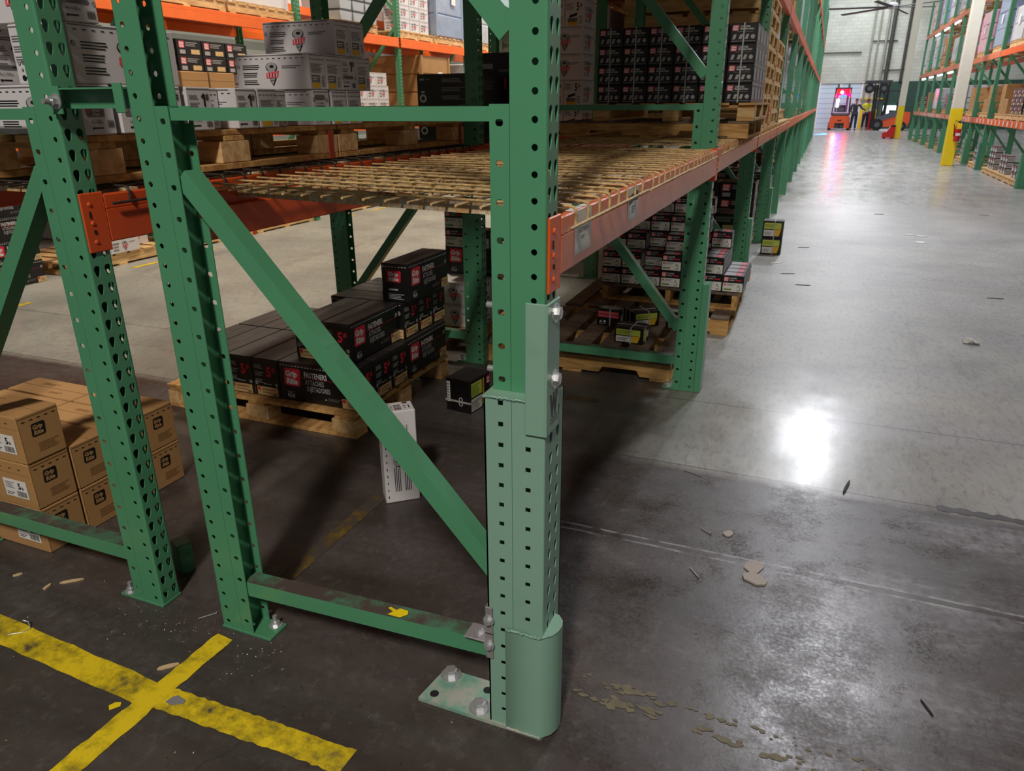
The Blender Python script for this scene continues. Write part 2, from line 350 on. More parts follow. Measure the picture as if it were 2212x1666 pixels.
# ------------------------------------------------------------------ printing on card faces
_tx = {}
def text_polys(s, bold=0.):
    k = (s, bold)
    if k in _tx: return _tx[k]
    cu = bpy.data.curves.new('t', 'FONT'); cu.body = s; cu.size = 1; cu.offset = bold; cu.resolution_u = 2; cu.fill_mode = 'FRONT'
    o = bpy.data.objects.new('t', cu); me = o.to_mesh()
    vs = [(v.co.x, v.co.y) for v in me.vertices]; fs = [tuple(p.vertices) for p in me.polygons]
    o.to_mesh_clear(); bpy.data.objects.remove(o); bpy.data.curves.remove(cu)
    x0 = min(v[0] for v in vs); x1 = max(v[0] for v in vs)
    _tx[k] = ([((x-x0)/.69, y/.69) for x, y in vs], fs, (x1-x0)/.69); return _tx[k]
class Face:
    def __init__(s, mb_, O, U, V): s.mb = mb_; s.O = Vector(O); s.U = Vector(U); s.V = Vector(V); s.N = s.U.cross(s.V)
    def p(s, x, y, d): return s.O+s.U*x+s.V*y+s.N*d
    def poly(s, pts, m, d=.0005): s.mb.add([s.p(x, y, d) for x, y in pts], [tuple(range(len(pts)))], m)
    def rect(s, x, y, w_, h, m, d=.0005): s.poly([(x, y), (x+w_, y), (x+w_, y+h), (x, y+h)], m, d)
    def rrect(s, x, y, w_, h, r, m, d=.0005):
        pts = []
        for cx, cy, a0 in ((x+w_-r, y+r, -90), (x+w_-r, y+h-r, 0), (x+r, y+h-r, 90), (x+r, y+r, 180)):
            pts += [(cx+r*math.cos(math.radians(a0+a)), cy+r*math.sin(math.radians(a0+a))) for a in (0, 30, 60, 90)]
        s.poly(pts, m, d)
    def disc(s, x, y, r, m, d=.0005, n=14, sy=1.): s.poly([(x+r*math.cos(2*math.pi*k/n), y+sy*r*math.sin(2*math.pi*k/n)) for k in range(n)], m, d)
    def text(s, t, x, y, h, m, w_=None, d=.0012, bold=.02, shear=0.):
        vs, fs, W = text_polys(t, bold); kx = h if w_ is None else w_/W
        s.mb.add([s.p(x+v[0]*kx+shear*v[1]*h, y+v[1]*h, d) for v in vs], fs, m)
    def lines(s, x, y, w_, h, n, m, d=.0006, rag=.3, seed=1):
        rn = random.Random(seed)
        for k in range(n):
            yy = y+h-(k+.7)*h/n
            s.rect(x, yy, w_*(1-rag*rn.random()), h/n*.42, m, d)
    def dashes(s, x0, x1, y, n, w_, h, m, d=.0006, arrow=False):
        for k in range(n):
            x = x0+(x1-x0)*(k+.5)/n
            if arrow: s.poly([(x-w_/2, y+h/2), (x-w_/6, y), (x-w_/6, y+h*.25), (x+w_/2, y+h*.25), (x+w_/2, y+h*.75), (x-w_/6, y+h*.75), (x-w_/6, y+h)], m, d)
            else: s.rect(x-w_/2, y, w_, h, m, d)
    def barcode(s, x, y, w_, h, m, d=.0012):
        k = 0; xx = x; rn = random.Random(3)
        while xx < x+w_: a = w_*.02*(1+2*rn.random()); s.rect(xx, y, a, h, m, d); xx += a+w_*.025*(1+rn.random())
    def noicon(s, x, y, r, m1, m2):
        s.disc(x, y, r, m1); s.disc(x, y, r*.78, m2, .0009); s.poly([(x-r*.6, y+r*.45), (x-r*.45, y+r*.6), (x+r*.6, y-r*.45), (x+r*.45, y-r*.6)], m1, .0012)
        s.poly([(x-r*.4, y-r*.45), (x-r*.25, y-r*.45), (x+r*.4, y+r*.45), (x+r*.25, y+r*.45)], m1, .0012)
    def logo(s, x, y, w_, h, bgm='red_ink', tm='white_ink', k=0.):
        sh = .08*h
        pts = []; r = min(w_, h)*.14
        for cx, cy, a0 in ((x+w_-r, y+r, -90), (x+w_-r, y+h-r, 0), (x+r, y+h-r, 90), (x+r, y+r, 180)):
            pts += [(cx+r*math.cos(math.radians(a0+a))+sh*(cy-y)/h, cy+r*math.sin(math.radians(a0+a))) for a in (0, 30, 60, 90)]
        s.poly(pts, bgm, .0008)
        s.text('Grip', x+w_*.12, y+h*.54, h*.31, tm, w_*.74, .0014, .05, .1); s.text('Rite', x+w_*.16, y+h*.12, h*.31, tm, w_*.70, .0014, .05, .1)
    def screw(s, x, y, h):
        """emblem: screw head seen at an angle over a tapering tip with a red banner across it"""
        s.disc(x, y+h*.80, h*.33, 'ink', .0006, 18, .60); s.disc(x, y+h*.82, h*.29, 'lgrey_ink', .0009, 18, .58); s.disc(x+h*.02, y+h*.83, h*.13, 'ink', .0012, 8, .5)
        s.poly([(x-h*.24, y+h*.78), (x-h*.15, y+h*.25), (x+h*.02, y), (x+h*.21, y+h*.28), (x+h*.26, y+h*.78)], 'ink', .0005)
        s.poly([(x-h*.20, y+h*.74), (x-h*.13, y+h*.28), (x+h*.01, y+h*.08), (x+h*.14, y+h*.3), (x+h*.18, y+h*.74)], 'lgrey_ink', .0008)
        for k in range(2): s.poly([(x-h*.12, y+h*(.2+.1*k)), (x+h*.13, y+h*(.26+.1*k)), (x+h*.13, y+h*(.29+.1*k)), (x-h*.12, y+h*(.23+.1*k))], 'ink', .001)
        s.poly([(x-h*.34, y+h*.34), (x+h*.32, y+h*.38), (x+h*.40, y+h*.66), (x-h*.32, y+h*.56)], 'pink_ink', .0014)
        for k in range(7): s.poly([(x+h*(-.24+.08*k), y+h*.40), (x+h*(-.21+.08*k), y+h*.40), (x+h*(-.19+.08*k), y+h*.56), (x+h*(-.22+.08*k), y+h*.56)], 'ink' if k % 2 else 'white_ink', .0018)

# ------------------------------------------------------------------ perforated plate
def circ(r, n=12): return [(r*math.cos(2*math.pi*k/n), r*math.sin(2*math.pi*k/n)) for k in range(n)]
def square(a): return [(a, a), (-a, a), (-a, -a), (a, -a)]
def oval(a, b_): return [(a*math.copysign(abs(math.cos(t))**.7, math.cos(t)), b_*math.copysign(abs(math.sin(t))**.7, math.sin(t))) for t in [2*math.pi*k/14 for k in range(14)]]
def teardrop():
    P = [(.0094*math.cos(math.radians(a)), .004+.0094*math.sin(math.radians(a))) for a in range(-20, 201, 22)]
    return P+[(.0052*math.cos(math.radians(a)), -.0105+.0052*math.sin(math.radians(a))) for a in range(195, 350, 30)]
def rayhit(poly, a):
    dx, dy = math.cos(a), math.sin(a); best = None
    for i in range(len(poly)):
        (x0, y0), (x1, y1) = poly[i], poly[(i+1) % len(poly)]; ex, ey = x1-x0, y1-y0
        den = dx*ey-dy*ex
        if abs(den) < 1e-12: continue
        t = (x0*ey-y0*ex)/den; u = (x0*dy-y0*dx)/den
        if t > 0 and -1e-6 <= u <= 1+1e-6: best = t if best is None else max(best, t)
    return best
def perf(mb_, O, U, Wn, u0, u1, z0, z1, holes, m, t=.0028):
    """vertical plate at O spanned by U and world z with real holes; Wn outward normal; holes: list of (u, z, poly, du, dz half cell)"""
    O, U, Wn = Vector(O), Vector(U), Vector(Wn); Z = Vector((0, 0, 1))
    flip = U.cross(Z).dot(Wn) < 0
    def P(u, z, d): return O+U*u+Z*z-Wn*d
    def quad(a, b_, c, d_, dep, rev):
        q = [P(*a, dep), P(*b_, dep), P(*c, dep), P(*d_, dep)]
        f = (0, 1, 2, 3) if (rev == flip) else (3, 2, 1, 0)
        mb_.add(q, [f], m)
    rows = {}
    for h in holes: rows.setdefault(round(h[1], 5), []).append(h)
    zs = sorted(rows); prev = z0
    for i, z in enumerate(zs):
        hs = sorted(rows[z]); za = prev; zb = min(z1, (z+zs[i+1])/2 if i+1 < len(zs) else z1)
        if i+1 == len(zs): zb = min(z1, z+(z-za) if z-za > .01 else z1)
        ua = u0
        for j, h in enumerate(hs):
            ub = u1 if j+1 == len(hs) else (h[0]+hs[j+1][0])/2
            rect = [(ub-h[0], zb-z), (ua-h[0], zb-z), (ua-h[0], za-z), (ub-h[0], za-z)]
            angs = sorted([math.atan2(y, x) for x, y in h[2]]+[math.atan2(y, x) for x, y in rect])
            an = [a for k, a in enumerate(angs) if k == 0 or a-angs[k-1] > 1e-4]
            hp = []; rp = []
            for a in an:
                th = rayhit(h[2], a); tr = rayhit(rect, a)
                hp.append((h[0]+th*math.cos(a), z+th*math.sin(a))); rp.append((h[0]+tr*math.cos(a), z+tr*math.sin(a)))
            n = len(an); vs = [P(*p, 0) for p in hp]+[P(*p, 0) for p in rp]+[P(*p, t) for p in hp]+[P(*p, t) for p in rp]; fs = []
            for k in range(n):
                k2 = (k+1) % n
                f1 = (k, n+k, n+k2, k2); f2 = (2*n+k2, 3*n+k2, 3*n+k, 2*n+k); f3 = (k2, 2*n+k2, 2*n+k, k)
                for f in (f1, f2, f3): fs.append(f[::-1] if flip else f)
            mb_.add(vs, fs, m); ua = ub
        prev = zb
    if prev < z1-1e-6:
        quad((u0, prev), (u1, prev), (u1, z1), (u0, z1), 0, False); quad((u0, prev), (u1, prev), (u1, z1), (u0, z1), t, True)
    for u in (u0, u1): mb_.add([P(u, z0, 0), P(u, z1, 0), P(u, z1, t), P(u, z0, t)], [(0, 1, 2, 3)], m)
    for z in (z0, z1): mb_.add([P(u0, z, 0), P(u1, z, 0), P(u1, z, t), P(u0, z, t)], [(0, 1, 2, 3)], m)

PITCH = .0508; PH = .0314
def post_mesh(name, z0=.01, z1=5.4, m='green', shape='round'):
    """C-section upright: web (teardrop pairs) at +x, flanges with round holes; local: outer front corner x=0,y=-.0375"""
    mb_ = MB(); r = .006; hw = .0375; D = .077
    hz = [PH+PITCH*k for k in range(200) if z0+.015 < PH+PITCH*k < z1-.015]
    c = circ(.0069); td = [(a*1.08, b_*1.08) for a, b_ in teardrop()]
    for s in (-1, 1):
        perf(mb_, (0, s*hw, 0), (-1, 0, 0), (0, s, 0), r, D, z0, z1, [(.025, z, c) for z in hz], m)
        # rounded corner
        pts = [( -r+r*math.cos(a), s*(hw-r+r*math.sin(a))) for a in [math.radians(x) for x in (0, 22, 45, 67, 90)]]
        vs = [(x, y, z0) for x, y in pts]+[(x, y, z1) for x, y in pts]; n = len(pts)
        mb_.add(vs, [(i, i+1, n+i+1, n+i) if s > 0 else (n+i, n+i+1, i+1, i) for i in range(n-1)], m, True)
    perf(mb_, (0, 0, 0), (0, 1, 0), (1, 0, 0), -hw+r, hw-r, z0, z1, [(u, z+.012, td) for z in hz for u in (-.017, .017)], m)
    return mb_.mesh(name)
def reinf_mesh(name, z0=.01, z1=1.533, m='green'):
    mb_ = MB(); hw = .0375; c = oval(.0082, .0068)
    hz = [.051+.0762*k for k in range(30) if z0+.02 < .051+.0762*k < z1-.02]
    for s in (-1, 1):
        perf(mb_, (-.078, s*hw, 0), (-1, 0, 0), (0, s, 0), 0, .042, z0, z1, [(.021, z, c) for z in hz], m)
    mb_.box(-.081, -.078, -hw+.003, hw-.003, z0, z1, m)
    return mb_.mesh(name)
POST = post_mesh('post'); POST_SHORT = post_mesh('post', z0=.936); REINF = reinf_mesh('reinforcement_channel'); REINF_SHORT = reinf_mesh('reinforcement_channel', z0=.936)
POST_TEAL = None
def foot_mesh():
    mb_ = MB(); mb_.box(-.185, .002, -.040, .040, 0, .01, 'green_old', .002); return mb_.mesh('base_plate')
FOOT = foot_mesh()
def bolt_mesh(name, r=.012, L=.02, washer=True, stud=False):
    mb_ = MB()
    if washer: mb_.tube([(0, 0, 0), (0, 0, .003)], r*1.7, 'zinc', 18, smooth=False)
    mb_.tube([(0, 0, .003), (0, 0, .003+L*.65)], r*1.12, 'zinc', 6, smooth=False)
    if stud: mb_.tube([(0, 0, .003), (0, 0, L*1.8)], r*.6, 'zinc', 10)
    else: mb_.tube([(0, 0, .003+L*.65), (0, 0, .003+L*.72)], [r*1.0, r*.75], 'zinc', 6, smooth=False)
    return mb_.mesh(name)
ANCHOR = bolt_mesh('anchor_bolt', stud=True); HEXB = bolt_mesh('anchor_bolt', r=.0175, L=.026); SBOLT = bolt_mesh('bolt', r=.0085, L=.014)
def strut_mesh(name, L, w=.052, h=.05, tilt=0., m='green', top='green_dust'):
    mb_ = MB(); mb_.bar((0, 0, 0), (L, 0, tilt), h, w, m, (0, 1, 0), top=top)
    # open underside lips so it reads as a channel
    return mb_.mesh(name)

BAY = 2.56; Y0 = 1.4225   # post centre line of the first frame (front faces at 1.385)
def frame(name, label, xr, depth, y, flip, group, guard=False, repaired=False, h=5.4, reinf=True, postm=None):
    """upright frame: right post web at xr (faces +x), left post web at xr-depth; flip -> brace runs the other way"""
    t = thing(name, label, 'rack frame', (0, y, 0), 0, group)
    pm = postm or POST
    for s, X in ((1, xr), (-1, xr-depth)):
        rep = repaired and s == 1
        p = link('post', POST_SHORT if rep else pm, t, (X, 0, 0), 0 if s == 1 else math.pi)
        if reinf: link('reinforcement_channel', REINF_SHORT if rep else REINF, p)
        if not rep:
            f = link('base_plate', FOOT, p); a = link('anchor_bolt', ANCHOR, p, (-.158, -.020, .01))
    xi0 = xr-depth+.117; xi1 = xr-.117; L = xi1-xi0
    z_low = .176
    if repaired:
        link('horizontal_strut', strut_mesh('horizontal_strut', L+.03, tilt=.034), t, (xi0-.005, -.006, .172))
    else: link('horizontal_strut', FRAME_STRUT(L), t, (xi0, -.006, z_low))
    top = link('horizontal_strut', FRAME_STRUT2(L+.078), t, (xi0-.039, -.006, 1.515))
    a, b_ = (xi0, 1.372), (xi1, .43 if repaired else .36)
    if flip: a, b_ = (xi1, 1.372), (xi0, .36)
    mb_ = MB(); mb_.bar((a[0], -.006, a[1]), (b_[0], -.006, b_[1]), .047, .05, 'green', (0, 1, 0)); link('diagonal_brace', mb_.mesh('diagonal_brace'), t)
    for k in range(2):
        z0 = 1.66+1.3*k; a, b_ = ((xi1+.035, z0), (xi0-.035, z0+1.02)) if (k % 2 == 0) != flip else ((xi0-.035, z0), (xi1+.035, z0+1.02))
        mb_ = MB(); mb_.bar((a[0], -.006, a[1]), (b_[0], -.006, b_[1]), .047, .05, 'green'); link('diagonal_brace', mb_.mesh('diagonal_brace'), t)
    if guard:
        mb_ = MB(); g = .62
        pts = [(xr+.001, -.04), (xr+.034, -.032), (xr+.036, .05), (xr+.03, .058), (xr+.001, .05)]
        mb_.prism(pts, (0, 0, .004), (1, 0, 0), (0, 1, 0), (0, 0, 1), g, 'green'); link('post_guard', mb_.mesh('post_guard'), t)
    return t
_sc = {}
def FRAME_STRUT(L):
    k = ('a', round(L, 3))
    if k not in _sc: _sc[k] = strut_mesh('horizontal_strut', L, tilt=0)
    return _sc[k]
def FRAME_STRUT2(L):
    k = ('b', round(L, 3))
    if k not in _sc: _sc[k] = strut_mesh('horizontal_strut', L, h=.028, top='green_dust')
    return _sc[k]

ORD = ['first', 'second', 'third', 'fourth', 'fifth', 'sixth', 'seventh', 'eighth', 'ninth', 'tenth', 'eleventh', 'twelfth', 'thirteenth', 'fourteenth', 'fifteenth', 'sixteenth', 'seventeenth']
XA = -.49; DA = 1.062; XB = -1.803; DB = 1.062
NA = 16
fA = []
for n in range(NA):
    lab = ('nearest green rack frame with sage repaired right post and yellow scrap on its strut' if n == 0 else
           'green rack frame with bolted post guard at far end of the empty wire deck' if n == 1 else
           '%s green rack frame along left side of the main aisle, counted from the camera' % ORD[n])
    fA.append(frame('upright_frame', lab, XA if n == 0 else XA-.008, DA, Y0+BAY*n, False, 'rack frames along the main aisle', guard=(0 < n < 4), repaired=(n == 0)))
fB = []
for n in range(7):
    lab = ('leftmost near green rack frame with rows of teardrop holes, cartons behind it' if n == 0 else
           'green rack frame beyond the black carton pile, seen past its left' if n == 1 else
           '%s frame of the row standing back to back with the main aisle racks' % ORD[n])
    fB.append(frame('upright_frame', lab, XB, DB, Y0+BAY*n, True, 'rack frames of the back row'))

# ---- repair kit on the first right post (parts of the first frame)
f0 = fA[0]; yo = -Y0
mb_ = MB(); sq = square(.0062)
z0s, z1s = .012, .935; yf = 1.346+yo; yb = 1.468+yo
hz = [.0614+PITCH*k for k in range(18)]
perf(mb_, (-.617, yf, 0), (1, 0, 0), (0, -1, 0), 0, .066, z0s, z1s, [(.040, z, sq) for z in hz if z < z1s-.01], 'sage', .004)
perf(mb_, (-.549, yf, 0), (1, 0, 0), (0, -1, 0), 0, .070, z0s, z1s, [(.037, z, sq) for z in hz if z < z1s-.01], 'sage', .004)
mb_.box(-.551, -.549, yf+.003, yf+.006, z0s, z1s, 'sage')
td = teardrop()
perf(mb_, (-.473, 0, 0), (0, 1, 0), (1, 0, 0), yf+.006, yb, z0s, z1s, [(u, z+.02, td) for z in hz if z < z1s-.04 for u in (yf+.04, yf+.085)], 'sage', .004)
pts = [(-.479, yf), (-.4753, yf+.0012), (-.4732, yf+.0035), (-.473, yf+.006), (-.477, yf+.006)]
mb_.prism(pts, (0, 0, z0s), (1, 0, 0), (0, 1, 0), (0, 0, 1), z1s-z0s, 'sage')
mb_.box(-.617, -.613, yf, yb-.02, z0s, z1s, 'sage'); mb_.box(-.617, -.473, yb-.004, yb, z0s, z1s, 'sage')
mb_.box(-.620, -.472, yf-.001, yb-.02, z1s-.003, z1s+.004, 'sage', .001)
sleeve = mb_.obj('repair_sleeve', f0); sleeve['label'] = 'pale sage green repair sleeve with square holes'
mb_ = MB()      # weld beads around cap
for k in range(26): mb_.tube([(-.612+.0055*k, yf-.001+random.uniform(-.001, .001), z1s+.003+random.uniform(-.002, .002)), (-.606+.0055*k, yf-.001, z1s+.003)], .0032, 'sage', 6)
mb_.obj('weld_bead', sleeve)
mb_ = MB()      # base plate with two open holes
pz = .011
perf_holes = []
pl = [(-.832, 1.343), (-.474, 1.340), (-.470, 1.352), (-.474, 1.472), (-.812, 1.472)]
mb_.prism([(x, y+yo) for x, y in pl], (0, 0, .001), (1, 0, 0), (0, 1, 0), (0, 0, 1), pz, 'plate')
for hx, hy in ((-.797, 1.372), (-.665, 1.438)):
    mb_.tube([(hx, hy+yo, pz-.002), (hx, hy+yo, pz+.0014)], .0125, 'rubber', 18)
bpl = mb_.obj('base_plate', f0); bpl['label'] = 'sage base plate dusted with concrete powder'
for hx, hy in ((-.785, 1.452), (-.660, 1.372)):
    b_ = link('anchor_bolt', HEXB, bpl, (hx, hy+yo, pz+.001))
mb_ = MB()      # bull-nosed deflector
gz = .328
prof = [(-.568, 1.337), (-.482, 1.337), (-.470, 1.340), (-.452, 1.358), (-.443, 1.378), (-.441, 1.40), (-.446, 1.42), (-.460, 1.437), (-.473, 1.440), (-.473, 1.430), (-.470, 1.35), (-.476, 1.345), (-.568, 1.345)]
n = len(prof); vs = [(x, y+yo, .012) for x, y in prof]+[(x, y+yo, gz) for x, y in prof]
mb_.add(vs, [(i, (i+1) % n, n+(i+1) % n, n+i) for i in range(n)], 'sage', True)
mb_.prism([(x, y+yo) for x, y in prof[:9]+[(-.473, 1.345)]], (0, 0, gz-.004), (1, 0, 0), (0, 1, 0), (0, 0, 1), .004, 'sage')
grd = mb_.obj('post_guard', f0); grd['label'] = 'bull-nosed sage deflector around the post foot'
mb_ = MB()
for k in range(20): mb_.tube([(-.566+.0046*k, 1.336+yo, gz+random.uniform(-.002, .003)), (-.561+.0046*k, 1.336+yo, gz+random.uniform(-.002, .003))], .0035, 'sage', 6)
mb_.obj('weld_bead', grd); mb_ = MB()
for k in range(20): mb_.tube([(-.566+.0046*k, 1.335+yo, .014+random.uniform(-.001, .002)), (-.561+.0046*k, 1.335+yo, .014)], .0035, 'plate', 6)
mb_.obj('weld_bead', grd)
mb_ = MB()      # splice angle
mb_.box(-.517, -.472, 1.3385+yo, 1.3445+yo, .862, 1.156, 'sage', .0015); mb_.box(-.4735, -.4675, 1.3385+yo, 1.418+yo, .862, 1.156, 'sage', .0015)
ang = mb_.obj('splice_angle', f0); ang['label'] = 'sage splice angle bolted over the joint'
for z in (1.128, .982):
    b_ = link('bolt', bolt_mesh('bolt', .0125, .014), ang, (-.4675, 1.388+yo, z)); b_.rotation_euler = (0, math.pi/2, 0)
    mb_ = MB(); mb_.tube([(-.628, 1.40+yo, z), (-.60, 1.40+yo, z)], .0075, 'zinc', 12); mb_.obj('bolt', ang)
mb_ = MB()      # emblem of slanted strokes on the side of the angle
Face(mb_, (-.4675, 1.358+yo, .903), (0, 1, 0), (0, 0, 1)).text('W', 0, 0, .046, 'ink', .052, .0004, .07)
for z in (.893, .884): mb_.box(-.4672, -.4669, 1.362+yo, 1.41+yo, z, z+.004, 'grey_ink')
mb_.obj('stamped_emblem', ang)
mb_ = MB()      # grey splice bracket between strut and sleeve
mb_.box(-.6225, -.6175, 1.342+yo, 1.39+yo, .222, .378, 'steel', .001); mb_.box(-.622, -.603, 1.3395+yo, 1.3445+yo, .222, .378, 'steel', .001)
mb_.box(-.623, -.602, 1.339+yo, 1.3396+yo, .298, .3005, 'rubber')
mb_.box(-.70, -.62, 1.372+yo, 1.43+yo, .236, .2405, 'steel', .001)
br = mb_.obj('splice_bracket', f0); br['label'] = 'bare grey steel bracket'
for (bx, by, bz, rx) in ((-.6125, 1.3395, .340, math.pi/2), (-.6125, 1.3395, .264, math.pi/2), (-.665, 1.40, .2405, 0)):
    b_ = link('bolt', SBOLT, br, (bx, by+yo, bz)); b_.rotation_euler = (rx, 0, 0)

# yellow scrap on the low strut, spacer between back-to-back rows
mb_ = MB(); mb_.add([(-.945, 1.395, .2195), (-.905, 1.393, .2215), (-.890, 1.412, .222), (-.896, 1.425, .2225), (-.924, 1.428, .221), (-.93, 1.418, .2208), (-.952, 1.426, .220), (-.957, 1.419, .2196), (-.936, 1.41, .2203)], [(0, 1, 2, 3, 4, 5, 6, 7, 8)], 'yellow')
tag(mb_.obj('paint_flake', None), 'torn bright yellow scrap lying on the lower green strut', 'scrap')
sp_ = thing('row_spacer', 'short green spacer channel bolted between the two near left posts', 'rack spacer')
mb_ = MB(); mb_.box(-1.80, -1.553, 1.41, 1.414, 1.528, 1.576, 'green'); mb_.box(-1.80, -1.553, 1.375, 1.414, 1.572, 1.576, 'green'); mb_.box(-1.802, -1.765, 1.372, 1.378, 1.515, 1.580, 'green', .001); mb_.box(-1.582, -1.553, 1.372, 1.378, 1.518, 1.585, 'green', .001); mb_.obj('channel', sp_)
b_ = link('bolt', bolt_mesh('bolt', .011, .02, stud=True), sp_, (-1.778, 1.372, 1.545)); b_.rotation_euler = (math.pi/2, 0, 0)
lb = thing('angle_bracket', 'small dark green angle bracket standing on floor behind leftmost post', 'bracket', (-1.915, 1.56, 0), math.radians(-25))
mb_ = MB(); mb_.box(-.03, .03, 0, .004, .0, .11, 'green_old'); mb_.box(.026, .03, 0, .05, .0, .11, 'green_old'); mb_.box(-.03, .03, 0, .05, .107, .111, 'green_old'); mb_.obj('plate', lb)
link('bolt', ANCHOR, lb, (0, .03, .0))

def faces(mb_, L, W, H):
    h, w_ = L/2, W/2
    return dict(f=Face(mb_, (-h, -w_, 0), (1, 0, 0), (0, 0, 1)), b=Face(mb_, (h, w_, 0), (-1, 0, 0), (0, 0, 1)),
                r=Face(mb_, (h, -w_, 0), (0, 1, 0), (0, 0, 1)), l=Face(mb_, (-h, w_, 0), (0, -1, 0), (0, 0, 1)), t=Face(mb_, (-h, -w_, H), (1, 0, 0), (0, 1, 0)))
T = {}
def template(key, name, cat, L, W, H, body_mat, top_mat, deco, parts=(), chamf=.004, seam=None):
    mb_ = MB(); g = .0006
    mb_.box(-L/2+g, L/2-g, -W/2+g, W/2-g, 0, H-g, body_mat, chamf, top=top_mat)
    fc = faces(mb_, L, W, H); deco(fc, L, W, H)
    if seam: fc['t'].rect(.002, W/2-.0012, L-.004, .0024, seam, .0001)
    ch = []
    for pn, fn in parts:
        m2 = MB(); fn(faces(m2, L, W, H), m2, L, W, H); ch.append((pn, m2.mesh(pn)))
    T[key] = dict(name=name, cat=cat, mesh=mb_.mesh(name), ch=ch, L=L, W=W, H=H)
def put(key, label, x, y, z, rz=0., group=None, name=None, tilt=None):
    t = T[key]; o = link(name or t['name'], t['mesh'], None, (x, y, z), rz); tag(o, label, t['cat'], group)
    if tilt: o.rotation_euler = tilt
    for pn, me in t['ch']: link(pn, me, o)
    return o

def d_fast(fc, L, W, H):
    for k in ('f', 'b'):
        F = fc[k]; F.dashes(.01, L-.01, H-.019, 24, .010, .0035, 'white_ink')
        F.rect(.006, H-.009, L-.012, .0012, 'grey_ink')
        F.logo(.030, H*.40, .098, H*.46)
        F.rect(.135, H*.645, L-.16, .0016, 'red_ink'); F.text('FASTENERS', .158, H*.67, .027, 'white_ink', .135)
        F.text('ATTACHES', .160, H*.49, .025, 'lgrey_ink', .112); F.text('SUJETADORES', .166, H*.325, .025, 'lgrey_ink', .140)
        F.text('PLUS', .046, .020, .017, 'white_ink', .042); F.lines(.046, .040, .040, .012, 2, 'lgrey_ink'); F.rect(.048, .013, .034, .002, 'grey_ink')
        F.noicon(L-.028, H*.70, .011, 'white_ink', 'black_card')
        F.poly([(L-.19, .03), (L-.178, .03), (L-.184, .042)], 'lgrey_ink'); F.lines(L-.17, .028, .08, .018, 3, 'grey_ink')
    for k in ('r', 'l'):
        F = fc[k]; F.rect(.004, H-.009, W-.008, .0012, 'grey_ink')
        for j in range(3): F.lines(.014, H*(.72-.19*j), W*.36, H*.12, 3, 'lgrey_ink', seed=j)
        F.text('5', W*.55, H*.55, .050, 'red_ink', .030, bold=.04); F.text('#', W*.76, H*.68, .026, 'red_ink', .022, bold=.02)
        F.noicon(.018, H*.34, .009, 'white_ink', 'black_card'); F.noicon(W-.018, H*.34, .009, 'white_ink', 'black_card'); F.rect(W*.4, H*.33, W*.3, .004, 'lgrey_ink')
    fc['t'].lines(L*.3, W*.38, L*.35, W*.2, 3, 'grey_ink', .0003)
def p_fast_end(k):
    def fn(fc, m2, L, W, H):
        F = fc[k]; F.rect(W*.12, .006, W*.8, .048, 'tan_label', .0012); F.rect(W*.12, .028, W*.8, .001, 'kraft', .0016); F.rect(W*.14, .032, .016, .018, 'red_ink', .0016); F.rect(W*.30, .036, W*.5, .006, 'kraft_dark', .0016); F.rect(W*.30, .02, W*.4, .004, 'grey_ink', .0016); F.barcode(W*.7, .009, W*.18, .012, 'ink', .0016)
    return fn
def p_fast_side(k):
    def fn(fc, m2, L, W, H):
        F = fc[k]; F.rect(L-.088, .004, .084, .050, 'tan_label', .0012); F.rect(L-.086, .034, .02, .016, 'red_ink', .0016); F.lines(L-.06, .012, .05, .03, 4, 'grey_ink', .0016)
    return fn
template('fast', 'fastener_carton', 'box', .46, .163, .206, 'black_card', 'black_top', d_fast, [('label', p_fast_end('r')), ('label', p_fast_end('l')), ('label', p_fast_side('f')), ('label', p_fast_side('b'))], seam='black_card')
def d_kraft(fc, L, W, H):
    for k in ('r', 'l'):
        F = fc[k]; F.dashes(.008, W-.008, H-.028, 5, .013, .006, 'ink', arrow=True); F.rect(.006, H-.012, W-.012, .003, 'kraft_dark')
        F.logo(W*.27, H*.50, W*.32, H*.27, 'ink', 'kraft'); F.lines(W*.36, H*.16, W*.5, H*.2, 5, 'kraft_dark'); F.rect(.002, 0, .0014, H, 'kraft_dark')
    for k in ('f', 'b'):
        F = fc[k]; F.dashes(.03, L-.03, H-.030, 7, .014, .006, 'ink', arrow=True); F.rect(.006, H*.74, L-.012, .0015, 'kraft_dark')
    F = fc['t']; F.rect(0, W/2-.001, L, .002, 'kraft_dark', .0002); F.lines(L*.25, W*.6, L*.25, W*.15, 3, 'kraft_dark', .0003); F.lines(L*.55, W*.2, L*.2, W*.12, 2, 'kraft_dark', .0003)
def p_kraft(fc, m2, L, W, H):
    for k in ('f',):
        F = fc[k]; x = L-.155; F.rect(x, H*.20, .120, H*.40, 'label', .001); F.text('5', x+.074, H*.40, .024, 'ink', .015, .0016, .03); F.text('lb', x+.092, H*.40, .011, 'ink', None, .0016); F.lines(x+.008, H*.38, .05, H*.16, 4, 'grey_ink', .0014); F.barcode(x+.062, H*.23, .05, .022, 'ink', .0014); F.lines(x+.008, H*.23, .04, H*.08, 2, 'ink', .0014)
template('kraft', 'kraft_carton', 'box', .40, .157, .180, 'kraft', 'kraft', d_kraft, [('label', p_kraft)])
def white_side(F, L, H, icon=True):
    F.dashes(.012, L-.012, H-.020, 12, .012, .005, 'ink', arrow=True); F.lines(.006, H-.010, L-.03, .007, 1, 'grey_ink', rag=.05)
    for j in range(3): F.lines(.035, H*(.56-.21*j), .085, H*.15, 3, 'ink', seed=j+4)
    if icon: F.screw(L*.50, H*.10, H*.66)
    F.lines(L*.64, H*.58, .09, H*.10, 2, 'grey_ink'); F.noicon(.014, H*.66, .007, 'ink', 'white_card')
